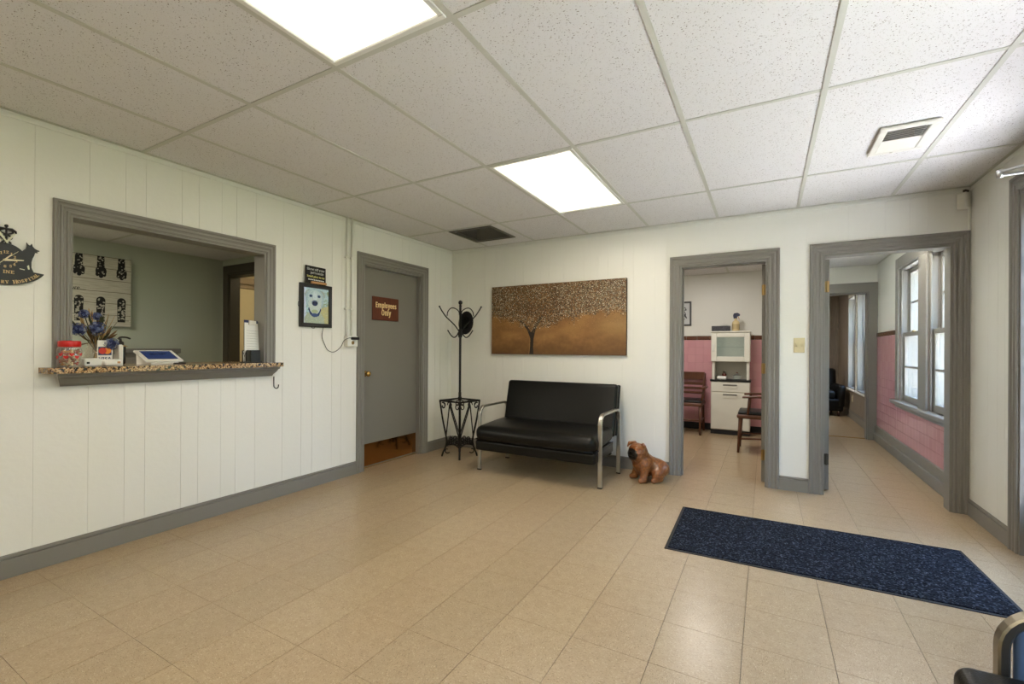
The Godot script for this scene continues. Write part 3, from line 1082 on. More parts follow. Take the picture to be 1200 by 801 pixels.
func wall_clock() -> void:
	# local: x to the viewer's right along the wall, z out of the wall
	var t := thing("wall_clock", "black silhouette wall clock with seated dog and gold lettering", "clock", Vector3(XL, 1.612, -0.762), PI / 2)
	var plate := mat("clock_black", Color(0.075, 0.075, 0.08), 0.45)
	var z0 := 0.012
	var z1 := 0.018
	var poly := []
	poly.append_array(arc(0, 0.005, 0.083, 205, -25, 22))
	poly.append(Vector2(0.080, -0.043))
	poly.append(Vector2(0.148, -0.052))
	for i in 17:
		var a := deg_to_rad(lerpf(-24, -156, i / 16.0))
		poly.append(Vector2(0.1625 * cos(a), -0.045 + 0.115 * sin(a) + 0.036))
	poly.append(Vector2(-0.148, -0.052))
	poly.append(Vector2(-0.080, -0.043))
	part(t, "clock_plate", prismm(poly, z0, z1), plate)
	part(t, "mount", lathem([Vector2(0, 0), Vector2(0.05, 0), Vector2(0.05, 0.012), Vector2(0, 0.012)], Vector3.ZERO, Basis(Vector3.RIGHT, PI / 2)), plate)
	# seated dog, looking away from the dial
	var dog := [Vector2(0.040, 0.060), Vector2(0.060, 0.048), Vector2(0.070, 0.062), Vector2(0.080, 0.073), Vector2(0.083, 0.086), Vector2(0.081, 0.104), Vector2(0.088, 0.094), Vector2(0.095, 0.090), Vector2(0.101, 0.101), Vector2(0.104, 0.088), Vector2(0.112, 0.078), Vector2(0.122, 0.072), Vector2(0.130, 0.070), Vector2(0.130, 0.065), Vector2(0.121, 0.063), Vector2(0.124, 0.056), Vector2(0.114, 0.057), Vector2(0.110, 0.040), Vector2(0.104, 0.024), Vector2(0.100, 0.005), Vector2(0.100, -0.025), Vector2(0.108, -0.046), Vector2(0.094, -0.050), Vector2(0.060, -0.045), Vector2(0.045, -0.02), Vector2(0.030, 0.02)]
	part(t, "dog_silhouette", prismm(dog, z0 - 0.001, z1 + 0.0008), plate)
	var wh := mat("clock_gap", Color(0.80, 0.80, 0.70), 0.6)
	part(t, "chest_marking", prismm([Vector2(0.083, -0.018), Vector2(0.090, -0.012), Vector2(0.093, -0.034), Vector2(0.087, -0.036)], z1 + 0.001, z1 + 0.002), wh)
	part(t, "paw_marking", prismm([Vector2(0.055, -0.034), Vector2(0.074, -0.037), Vector2(0.074, -0.041), Vector2(0.056, -0.038)], z1 + 0.001, z1 + 0.002), wh)
	# staff emblem with a V
	var st := mb(true)
	var S := func(x: float, y: float) -> Vector3: return Vector3(x, y, 0.015)
	tube(st, [S.call(0.008, 0.08), S.call(0.008, 0.172)], 0.004, 8)
	lathe(st, [Vector2(0, -0.008), Vector2(0.007, -0.004), Vector2(0.008, 0.001), Vector2(0.006, 0.006), Vector2(0, 0.008)], S.call(0.008, 0.174))
	for sg in [-1.0, 1.0]:
		var sn := []
		for i in 25:
			var k := i / 24.0
			sn.append(S.call(0.008 + sg * (0.016 + 0.010 * k) * cos(k * TAU * 1.25), 0.086 + 0.074 * k))
		tube(st, sn, 0.0042, 6)
		tube(st, [S.call(0.008, 0.158), S.call(0.008 + sg * 0.020, 0.160), S.call(0.008 + sg * 0.034, 0.150), S.call(0.008 + sg * 0.036, 0.140)], [0.005, 0.006, 0.005, 0.002], 6)
	part(t, "staff_emblem", fin(st), plate)
	st = mb()
	prism(st, PackedVector2Array([Vector2(-0.026, 0.138), Vector2(-0.014, 0.140), Vector2(0.008, 0.100), Vector2(0.034, 0.140), Vector2(0.042, 0.138), Vector2(0.009, 0.085)]), 0.018, 0.0215)
	part(t, "letter_v", fin(st), wh)
	# numerals
	var num := {12: [0.006, 0.041], 1: [0.026, 0.034], 2: [0.038, 0.019], 3: [0.043, 0.0], 4: [0.036, -0.017], 5: [0.023, -0.028], 6: [0.003, -0.031], 7: [-0.018, -0.028], 8: [-0.033, -0.017], 9: [-0.040, 0.002], 10: [-0.033, 0.020], 11: [-0.016, 0.035]}
	for k in num:
		words(t, "numeral", str(k), 0.014, Vector3(num[k][0], num[k][1], z1 + 0.001), M.gold_letter, "Droid Serif", 700, 0.0015)
	words(t, "lettering", "INE", 0.017, Vector3(0.016, -0.058, z1 + 0.001), M.gold_letter, "Droid Serif", 700, 0.0015)
	# name along the rim, letter by letter
	var name_text := "RY HOSPITAL"
	for i in name_text.length():
		if name_text[i] == " ":
			continue
		var a := deg_to_rad(lerpf(-92.0, -30.0, i / 10.0))
		var ch := words(t, "lettering", name_text[i], 0.020 if i == 3 else 0.016, Vector3(0.1400 * cos(a), -0.012 + 0.098 * sin(a), z1 + 0.001), M.gold_letter, "Droid Serif", 700, 0.0015, (a + PI / 2) * 0.75)
		ch.scale.x = 0.9
	# hands
	var hm := mat("clock_hand", Color(0.86, 0.80, 0.66), 0.4)
	st = mb()
	prism(st, PackedVector2Array([Vector2(-0.004, -0.004), Vector2(0.003, -0.005), Vector2(0.070, 0.006), Vector2(0.071, 0.010), Vector2(0.0, 0.006)]), 0.021, 0.022)
	part(t, "minute_hand", fin(st), hm)
	st = mb()
	prism(st, PackedVector2Array([Vector2(-0.002, 0.003), Vector2(0.003, -0.002), Vector2(0.026, 0.028), Vector2(0.022, 0.030)]), 0.023, 0.024)
	part(t, "hour_hand", fin(st), hm)
	st = mb()
	prism(st, PackedVector2Array([Vector2(-0.019, -0.017), Vector2(-0.017, -0.019), Vector2(0.050, 0.050), Vector2(0.049, 0.051)]), 0.025, 0.0255)
	part(t, "second_hand", fin(st), hm)
	part(t, "hub", lathem([Vector2(0.005, 0), Vector2(0.005, 0.012), Vector2(0, 0.012)], Vector3(0, 0, 0.015), Basis(Vector3.RIGHT, PI / 2)), hm)

func ell(img: Image, cx: float, cy: float, rx: float, ry: float, c: Color, rot := 0.0) -> void:
	var R := int(ceil(maxf(rx, ry)))
	for y in range(int(cy) - R, int(cy) + R + 1):
		for x in range(int(cx) - R, int(cx) + R + 1):
			if x < 0 or y < 0 or x >= img.get_width() or y >= img.get_height():
				continue
			var d := Vector2(x - cx, y - cy).rotated(-rot)
			if (d.x / rx) ** 2 + (d.y / ry) ** 2 <= 1.0:
				img.set_pixel(x, y, c)

func poly_fill(img: Image, pts: Array, c: Color) -> void:
	var pp := PackedVector2Array(pts)
	var lo := pp[0]
	var hi := pp[0]
	for p in pp:
		lo = lo.min(p)
		hi = hi.max(p)
	for y in range(maxi(0, int(lo.y)), mini(img.get_height(), int(hi.y) + 1)):
		for x in range(maxi(0, int(lo.x)), mini(img.get_width(), int(hi.x) + 1)):
			if Geometry2D.is_point_in_polygon(Vector2(x + 0.5, y + 0.5), pp):
				img.set_pixel(x, y, c)

func picture_frame() -> void:
	var t := thing("digital_picture_frame", "black digital picture frame showing a smiling pale dog", "picture frame", Vector3(XL, 1.538, -2.628), PI / 2)
	var w := 0.159
	var h := 0.182
	var st := mb()
	var prof := [Vector2(0, 0.0), Vector2(0, 0.024), Vector2(-0.006, 0.030), Vector2(-0.030, 0.027), Vector2(-0.034, 0.018)]
	moulding(st, [Vector3(-w, -h, 0), Vector3(w, -h, 0), Vector3(w, h, 0), Vector3(-w, h, 0)], Vector3.BACK, prof, true, 1.0)
	part(t, "frame", fin(st), M.black_plastic)
	part(t, "back_panel", boxm(Vector3(-w + 0.003, -h + 0.003, 0.0), Vector3(w - 0.003, h - 0.003, 0.016)), M.black_plastic)
	var img := Image.create(160, 192, false, Image.FORMAT_RGB8)
	img.fill(Color(0.62, 0.72, 0.74))
	var r := RandomNumberGenerator.new()
	r.seed = 5
	# grass and blurred path behind the dog
	for i in 260:
		ell(img, r.randf() * 160, 20 + r.randf() * 172, 4 + r.randf() * 6, 3 + r.randf() * 5, Color(0.50, 0.55, 0.42).lerp(Color(0.60, 0.73, 0.78), r.randf()))
	img.fill_rect(Rect2i(0, 0, 16, 192), Color(0.74, 0.78, 0.86))
	poly_fill(img, [Vector2(110, 110), Vector2(160, 90), Vector2(160, 192), Vector2(95, 192)], Color(0.66, 0.64, 0.46))
	# shoulders, head, ears
	ell(img, 68, 175, 62, 50, Color(0.60, 0.64, 0.56))
	ell(img, 30, 34, 20, 26, Color(0.56, 0.60, 0.60), 0.5)
	ell(img, 112, 34, 20, 24, Color(0.56, 0.60, 0.58), -0.6)
	ell(img, 70, 62, 58, 58, Color(0.58, 0.66, 0.69))
	ell(img, 70, 66, 46, 56, Color(0.64, 0.71, 0.72))
	ell(img, 70, 96, 40, 44, Color(0.68, 0.72, 0.70))
	ell(img, 71, 45, 12, 30, Color(0.71, 0.765, 0.78))
	for i in 420:
		var q := Vector2(r.randf() * 150 + 5, r.randf() * 185 + 3)
		var was := img.get_pixelv(Vector2i(q))
		ell(img, q.x, q.y, 2.5, 2.5, was.lerp(Color(0.47, 0.55, 0.60) if r.randf() < 0.5 else Color(0.72, 0.76, 0.70), 0.35))
	# eyes, brow, nose, open mouth
	for x in [45.0, 96.0]:
		ell(img, x, 44, 11, 8, Color(0.44, 0.50, 0.56))
		ell(img, x, 45, 7, 6, Color(0.13, 0.19, 0.32))
	ell(img, 70, 80, 20, 15, Color(0.40, 0.46, 0.52))
	ell(img, 70, 84, 17, 13, Color(0.13, 0.18, 0.32))
	ell(img, 62, 80, 3, 4, Color(0.05, 0.08, 0.16))
	ell(img, 79, 80, 3, 4, Color(0.05, 0.08, 0.16))
	poly_fill(img, [Vector2(34, 104), Vector2(44, 128), Vector2(58, 142), Vector2(82, 143), Vector2(98, 128), Vector2(106, 108), Vector2(110, 116), Vector2(96, 150), Vector2(66, 158), Vector2(42, 144), Vector2(30, 116)], Color(0.12, 0.18, 0.33))
	ell(img, 70, 146, 22, 10, Color(0.20, 0.27, 0.42))
	ell(img, 70, 126, 20, 10, Color(0.58, 0.62, 0.50))
	var m := mat("frame_screen", Color(1, 1, 1), 0.15)
	m.albedo_texture = tex(img)
	m.emission_enabled = true
	m.emission_texture = m.albedo_texture
	m.emission_operator = BaseMaterial3D.EMISSION_OP_MULTIPLY
	m.emission = Color(1, 1, 1)
	m.emission_energy_multiplier = 0.09
	part(t, "screen", printm(2 * w - 0.060, 2 * h - 0.060), m, Vector3(0, 0, 0.0175))
	part(t, "cable_loop", tubem([Vector3(-0.155, 0.03, 0.01), Vector3(-0.172, 0.02, 0.012), Vector3(-0.175, 0.0, 0.012), Vector3(-0.168, -0.018, 0.012), Vector3(-0.155, -0.02, 0.01)], 0.0022, 6), M.black_plastic)
	part(t, "cable_loop", tubem([Vector3(-0.05, -0.175, 0.012), Vector3(-0.04, -0.19, 0.014), Vector3(-0.02, -0.193, 0.014), Vector3(-0.005, -0.178, 0.012)], 0.0022, 6), M.black_plastic)
	var key := [Vector3(0.018, 0.0, 0.0), Vector3(0.008, -0.08, 0.005), Vector3(0.007, -0.14, -0.02), Vector3(0.007, -0.20, -0.06), Vector3(0.007, -0.215, -0.13), Vector3(0.008, -0.17, -0.20), Vector3(0.020, -0.115, -0.225), Vector3(0.050, -0.090, -0.250), Vector3(0.064, -0.088, -0.274)]
	var pts := smooth_path(key.map(func(v): return Vector3(0.072 - v.z, v.y - 0.178, v.x)), 5)
	part(t, "power_cord", tubem(pts, 0.0026, 6), mat("cord_grey", Color(0.25, 0.25, 0.24), 0.5))
	# small chalkboard on the frame's top edge, leaning on the wall
	var c := thing("chalkboard_sign", "small black chalkboard with chalk writing standing on picture frame", "sign", Vector3(XL + 0.012, 1.722, -2.622), PI / 2)
	var b := MeshInstance3D.new()
	b.name = "board"
	b.mesh = boxm(Vector3(-0.102, 0.0, -0.003), Vector3(0.102, 0.148, 0.003), 0.001)
	b.material_override = mat("chalkboard", Color(0.07, 0.07, 0.075), 0.8)
	b.rotation.x = -0.035
	b.rotation.z = -0.02
	b.position = Vector3(-0.006, 0.0, 0.010)
	c.add_child(b)
	words(b, "chalk_writing", "Show off your", 0.020, Vector3(0, 0.121, 0.0035), M.chalk, "Droid Serif", 400, 0.0004)
	words(b, "chalk_writing", "pet's smile", 0.020, Vector3(0.012, 0.092, 0.0035), M.chalk, "Droid Serif", 400, 0.0004)
	words(b, "chalk_writing", "Send pics to us", 0.018, Vector3(0.0, 0.060, 0.0035), M.chalk_yellow, "Droid Serif", 700, 0.0004)
	for i in 9:
		part(b, "chalk_stroke", boxm(Vector3(-0.075 + i * 0.018, 0.028, 0.0032), Vector3(-0.062 + i * 0.018, 0.037, 0.0037)), M.chalk)
	part(c, "wooden_ledge", boxm(Vector3(-0.058, 0.0, 0.012), Vector3(0.094, 0.019, 0.030), 0.003), M.light_wood)

func tree_painting() -> void:
	var t := thing("tree_painting", "wide canvas painting of a dark tree with golden leaves", "painting", Vector3(-1.967, 1.507, ZB))
	var w := 0.775
	var h := 0.3845
	part(t, "canvas", boxm(Vector3(-w, -h, 0.002), Vector3(w, h, 0.036), 0.002), mat("canvas_edge", Color(0.17, 0.13, 0.09), 0.8))
	var W := 900
	var H := 446
	var img := Image.create(W, H, false, Image.FORMAT_RGB8)
	var n1 := FastNoiseLite.new()
	n1.seed = 3
	n1.frequency = 0.009
	n1.fractal_octaves = 4
	var n2 := FastNoiseLite.new()
	n2.seed = 8
	n2.frequency = 0.03
	for y in H:
		for x in W:
			var v := float(y) / H
			var a := n1.get_noise_2d(x * 0.5, y) * 0.5
			var k := clampf(0.45 + a + 0.35 * sin((v - 0.25) * 3.2), 0.0, 1.0)
			var c := Color(0.37, 0.245, 0.11).lerp(Color(0.58, 0.42, 0.23), k)
			if v > 0.72:
				c = c.lerp(Color(0.33, 0.215, 0.09), clampf((v - 0.72) * 2.4 - 0.2 * n2.get_noise_2d(x, y), 0, 0.8))
			c = c.lerp(Color(0.62, 0.52, 0.34), clampf((float(x) / W - 0.72) * 2.0, 0, 0.5) * clampf(1.0 - absf(v - 0.6) * 4.0, 0, 1))
			img.set_pixel(x, y, c)
	# trunk and limbs
	var bark := Color(0.115, 0.075, 0.045)
	var trunk := [Vector2(277, 446), Vector2(312, 446), Vector2(309, 400), Vector2(312, 345), Vector2(325, 290), Vector2(350, 245), Vector2(378, 205), Vector2(364, 200), Vector2(330, 245), Vector2(306, 282), Vector2(293, 305), Vector2(270, 270), Vector2(240, 240), Vector2(214, 222), Vector2(208, 230), Vector2(240, 258), Vector2(266, 290), Vector2(285, 335), Vector2(283, 390)]
	poly_fill(img, trunk, bark)
	poly_fill(img, [Vector2(277, 446), Vector2(281, 446), Vector2(287, 390), Vector2(288, 345), Vector2(285, 335), Vector2(283, 390)], Color(0.60, 0.44, 0.25))
	var r := RandomNumberGenerator.new()
	r.seed = 77
	# crown: dabs of dark, rust, silver and pale green, denser towards the middle
	for i in 21000:
		var x := r.randf() * W
		var edge := 205.0 + 40.0 * n1.get_noise_2d(x * 1.3, 50.0) - 0.075 * maxf(0.0, x - 480.0) + 0.05 * minf(0.0, x - 200.0)
		edge += 70.0 * exp(-pow((x - 320.0) / 150.0, 2.0))
		var y := edge * (1.0 - pow(r.randf(), 1.15)) + r.randfn(0.0, 14.0)
		if y < 0 or y > H - 4:
			continue
		var c: Color
		var core := exp(-pow((x - 350.0) / 260.0, 2.0)) * exp(-pow((y - 170.0) / 95.0, 2.0))
		var q := r.randf()
		if q < 0.38 + 0.40 * core:
			c = Color(0.13, 0.09, 0.06).lerp(Color(0.29, 0.19, 0.10), r.randf())
		elif q < 0.60 + 0.2 * core:
			c = Color(0.36, 0.24, 0.12).lerp(Color(0.50, 0.36, 0.20), r.randf())
		elif q < 0.84 + 0.06 * core:
			c = Color(0.40, 0.39, 0.31).lerp(Color(0.54, 0.53, 0.43), r.randf())
		else:
			c = Color(0.70, 0.66, 0.56).lerp(Color(0.88, 0.85, 0.78), r.randf())
		img.fill_rect(Rect2i(int(x), int(y), r.randi_range(2, 5), r.randi_range(2, 4)), c)
	for i in 1500:
		var x := r.randf() * W
		var y := 200.0 + absf(r.randfn(0.0, 60.0))
		if y > H - 4:
			continue
		img.fill_rect(Rect2i(int(x), int(y), 2, 2), Color(0.74, 0.58, 0.36).lerp(Color(0.40, 0.24, 0.10), r.randf()))
	var m := mat("tree_print", Color(1, 1, 1), 0.55)
	m.albedo_texture = tex(img)
	part(t, "painted_face", printm(2 * w - 0.002, 2 * h - 0.002), m, Vector3(0, 0, 0.0365))

func spiral(c: Vector3, ux: Vector3, uy: Vector3, r0: float, r1: float, a0: float, a1: float, n := 14) -> Array:
	var p := []
	for i in n + 1:
		var k := float(i) / n
		var a := deg_to_rad(lerpf(a0, a1, k))
		var rr := lerpf(r0, r1, k)
		p.append(c + (ux * cos(a) + uy * sin(a)) * rr)
	return p

func smooth_path(key: Array, per := 6) -> Array:
	var cv := Curve3D.new()
	for i in key.size():
		var tg: Vector3 = (key[mini(i + 1, key.size() - 1)] - key[maxi(i - 1, 0)]) / 6.0
		cv.add_point(key[i], -tg, tg)
	var out := []
	for i in key.size() - 1:
		for k in per:
			out.append(cv.sample(i, float(k) / per))
	out.append(key[-1])
	return out

func coat_rack() -> void:
	var t := thing("coat_rack", "black wrought iron coat rack with scrolled square stand", "coat rack", Vector3(-2.912, 0, -4.185), 0.0)
	var I: Material = M.black_iron
	var f := Vector3(0.57, 0, 0.82).normalized()      # towards the waiting area
	var s := Vector3(0.82, 0, -0.57).normalized()
	var dirs := [f, s, -f, -s]
	part(t, "pole", tubem([Vector3(0, 0.05, 0), Vector3(0, 1.66, 0)], 0.0135, 10), I)
	part(t, "collar", lathem([Vector2(0.012, 0), Vector2(0.022, 0.004), Vector2(0.022, 0.03), Vector2(0.016, 0.04), Vector2(0.016, 0.085), Vector2(0.012, 0.09)], Vector3(0, 0.615, 0)), I)
	part(t, "finial", lathem([Vector2(0.008, 0), Vector2(0.019, 0.006), Vector2(0.009, 0.018), Vector2(0.020, 0.030), Vector2(0.024, 0.045), Vector2(0.018, 0.060), Vector2(0.008, 0.067), Vector2(0, 0.070)], Vector3(0, 1.645, 0)), I)
	part(t, "hub", lathem([Vector2(0.012, 0), Vector2(0.021, 0.01), Vector2(0.026, 0.04), Vector2(0.021, 0.07), Vector2(0.028, 0.085), Vector2(0.012, 0.10)], Vector3(0, 1.30, 0)), I)
	# square table top seen corner-on
	var top := 0.612
	var R := 0.222
	var st := mb()
	for i in 4:
		var a: Vector3 = dirs[i] * R + Vector3.UP * top
		var b: Vector3 = dirs[(i + 1) % 4] * R + Vector3.UP * top
		bar(st, [a, b], Vector3.UP, 0.018, 0.008, 0.001)
	for i in 2:
		bar(st, [dirs[i] * R + Vector3.UP * top, -dirs[i] * R + Vector3.UP * top], Vector3.UP, 0.006, 0.012, 0.001)
	part(t, "top_frame", fin(st), I)
	for i in 4:
		var d: Vector3 = dirs[i]
		var e: Vector3 = dirs[(i + 1) % 4]
		var leg := smooth_path([d * R * 0.98 + Vector3.UP * top, d * 0.185 + Vector3.UP * 0.40, d * 0.145 + Vector3.UP * 0.20, d * 0.150 + Vector3.UP * 0.12, d * 0.185 + Vector3.UP * 0.03, d * 0.192 + Vector3.UP * 0.0], 5)
		part(t, "leg", tubem(leg, 0.0105, 6), I)
		# V bars of each side
		var m0 := (d + e) * 0.5 * R
		for q in [d, e]:
			part(t, "brace", tubem([m0 + Vector3.UP * (top - 0.035), q * 0.150 + Vector3.UP * 0.20], 0.0065, 6), I)
		# scrolls under the top, on the low ring and at the feet
		var side := (e - d).normalized()
		var mid := (d + e) * 0.5
		for sp in [spiral(d * R * 0.93 + side * 0.035 + Vector3.UP * (top - 0.058), side, Vector3.UP, 0.038, 0.012, 120, -200), spiral(e * R * 0.93 - side * 0.035 + Vector3.UP * (top - 0.058), -side, Vector3.UP, 0.038, 0.012, 120, -200), spiral(mid * R + Vector3.UP * (top - 0.040), side, Vector3.UP, 0.032, 0.032, 0, 180)]:
			part(t, "top_scroll", tubem(sp, 0.0055, 6), I)
		st = mb(true)
		tube(st, smooth_path([d * 0.150 + Vector3.UP * 0.115, mid * 0.150 + Vector3.UP * 0.150, e * 0.150 + Vector3.UP * 0.115]), 0.0065, 6)
		tube(st, spiral(mid * 0.15 + side * 0.036 + Vector3.UP * 0.178, side, Vector3.UP, 0.030, 0.009, 230, -130), 0.0065, 6)
		tube(st, spiral(mid * 0.15 - side * 0.036 + Vector3.UP * 0.178, -side, Vector3.UP, 0.030, 0.009, 230, -130), 0.0065, 6)
		tube(st, spiral(mid * 0.15 + side * 0.07 + Vector3.UP * 0.150, side, Vector3.UP, 0.024, 0.007, 200, -140), 0.006, 6)
		tube(st, spiral(mid * 0.15 - side * 0.07 + Vector3.UP * 0.150, -side, Vector3.UP, 0.024, 0.007, 200, -140), 0.006, 6)
		part(t, "base_scroll", fin(st), I)
		part(t, "cross_bar", tubem([d * 0.148 + Vector3.UP * 0.125, Vector3.UP * 0.135], 0.0055, 6), I)
		st = mb(true)
		tube(st, spiral(d * 0.135 + Vector3.UP * 0.065, -d, Vector3.UP, 0.034, 0.012, -40, -300), 0.006, 6)
		part(t, "foot_scroll", fin(st), I)
	# hooks: four long arms with knobs, four curls, four lower hooks
	for i in 4:
		var a := PI / 4 * 0.0 + i * PI / 2
		var d := s * cos(a) + f * sin(a)
		var hk := mb(true)
		tube(hk, smooth_path([Vector3.UP * 1.365 + d * 0.01, Vector3.UP * 1.44 + d * 0.062, Vector3.UP * 1.525 + d * 0.150, Vector3.UP * 1.585 + d * 0.195, Vector3.UP * 1.638 + d * 0.226]), 0.0072, 6)
		lathe(hk, [Vector2(0, -0.010), Vector2(0.008, -0.006), Vector2(0.0105, 0), Vector2(0.008, 0.006), Vector2(0, 0.010)], Vector3.UP * 1.643 + d * 0.229, Basis.IDENTITY, 10)
		part(t, "long_hook", fin(hk), I)
		hk = mb(true)
		tube(hk, smooth_path([Vector3.UP * 1.54 + d * 0.145, Vector3.UP * 1.585 + d * 0.138, Vector3.UP * 1.625 + d * 0.105, Vector3.UP * 1.625 + d * 0.062, Vector3.UP * 1.595 + d * 0.020, Vector3.UP * 1.55 + d * 0.010]), 0.006, 6)
		part(t, "curl", fin(hk), I)
		hk = mb(true)
		tube(hk, smooth_path([Vector3.UP * 1.365 + d * 0.018, Vector3.UP * 1.325 + d * 0.038, Vector3.UP * 1.305 + d * 0.066, Vector3.UP * 1.325 + d * 0.098, Vector3.UP * 1.375 + d * 0.132]), 0.0072, 6)
		lathe(hk, [Vector2(0, -0.009), Vector2(0.0095, 0), Vector2(0, 0.009)], Vector3.UP * 1.38 + d * 0.135, Basis.IDENTITY, 10)
		part(t, "short_hook", fin(hk), I)
	# black hat hung on one long hook
	var at := Vector3(-2.912, 1.470, -4.185) + s * 0.060 - f * 0.055
	var hat := thing("black_hat", "round black hat hanging on the iron coat rack", "hat", at)
	var axis := (-f * 0.62 + s * 0.78 + Vector3.DOWN * 0.05).normalized()
	var hx := axis.cross(Vector3.UP).normalized()
	var hb := Basis(hx, axis, hx.cross(axis))
	part(hat, "brim", lathem([Vector2(0.070, 0.0), Vector2(0.122, -0.006), Vector2(0.130, 0.002), Vector2(0.122, 0.006), Vector2(0.070, 0.006)], Vector3.ZERO, hb, 28), M.black_felt)
	part(hat, "crown", lathem([Vector2(0.078, 0.0), Vector2(0.076, 0.02), Vector2(0.066, 0.04), Vector2(0.045, 0.05), Vector2(0, 0.052)], Vector3.ZERO, hb, 28), M.black_felt)

func arm_loop(pts_z0: float, pts_z1: float, h: float, r: float) -> Array:
	# front leg, rounded arm and rear leg in the plane x = 0
	var p := [Vector3(0, 0, pts_z0), Vector3(0, h - r, pts_z0)]
	for i in range(1, 9):
		var a := PI / 2 * i / 8.0
		p.append(Vector3(0, h - r + r * sin(a), pts_z0 - r + r * cos(a)))
	for i in 9:
		var a := PI / 2 * i / 8.0
		p.append(Vector3(0, h - r + r * cos(a), pts_z1 + r - r * sin(a)))
	p.append(Vector3(0, 0, pts_z1))
	return p

func sofa() -> void:
	var t := thing("settee", "black vinyl two seat settee with bent aluminium arms", "sofa", Vector3(-1.815, 0, -4.09))
	var V: Material = M.black_vinyl
	# seat
	part(t, "seat_cushion", rboxm(Vector3(0, 0.385, 0.105), Vector3(1.19, 0.145, 0.57), 0.062, Basis(Vector3.RIGHT, 0.05), 14, Vector3(0.0, 0.022, 0.012)), V)
	part(t, "seat_base", rboxm(Vector3(0, 0.268, 0.10), Vector3(1.185, 0.095, 0.545), 0.020, Basis(Vector3.RIGHT, 0.03), 8), V)
	var wl := mb(true)
	tube(wl, [Vector3(-0.575, 0.318, 0.374), Vector3(0.575, 0.318, 0.374)], 0.006, 8)
	tube(wl, [Vector3(0.592, 0.318, 0.36), Vector3(0.592, 0.325, -0.14)], 0.006, 8)
	tube(wl, [Vector3(-0.592, 0.318, 0.36), Vector3(-0.592, 0.325, -0.14)], 0.006, 8)
	part(t, "piping", fin(wl), V)
	# back, leaning towards the wall
	var lean := Basis(Vector3.RIGHT, -0.24)
	part(t, "backrest", rboxm(Vector3(0, 0.602, -0.262), Vector3(1.19, 0.50, 0.075), 0.030, lean, 12, Vector3(0.0, 0.0, 0.010)), V)
	part(t, "backrest_shell", rboxm(Vector3(0.0, 0.600, -0.318), Vector3(1.20, 0.485, 0.035), 0.012, lean, 8), V)
	for x in [-0.592, 0.592]:
		var st := mb()
		bar(st, translate_all(arm_loop(0.272, -0.292, 0.617, 0.085), Vector3(x + (0.012 if x > 0 else -0.012), 0, 0)), Vector3.RIGHT, 0.036, 0.020, 0.004)
		var arm := part(t, "arm_frame", fin(st), M.aluminium)
		for z in [0.272, -0.292]:
			part(arm, "glide", boxm(Vector3(x - 0.02 + signf(x) * 0.012, 0.0, z - 0.013), Vector3(x + 0.02 + signf(x) * 0.012, 0.012, z + 0.013), 0.003), M.rubber)
	part(t, "under_frame", boxm(Vector3(-0.59, 0.215, -0.12), Vector3(0.59, 0.235, -0.08), 0.003), M.black_iron)

func translate_all(p: Array, d: Vector3) -> Array:
	return p.map(func(v): return v + d)

# ---------------------------------------------------------------- bulldog figure (distance field, surface nets)
func cap_d(p: Vector3, a: Vector3, b: Vector3, ra: float, rb: float) -> float:
	var ba := b - a
	var k := clampf((p - a).dot(ba) / maxf(ba.length_squared(), 1e-9), 0, 1)
	return (p - a - ba * k).length() - lerpf(ra, rb, k)

func smin(a: float, b: float, k: float) -> float:
	var h := maxf(k - absf(a - b), 0.0) / k
	return minf(a, b) - h * h * k * 0.25

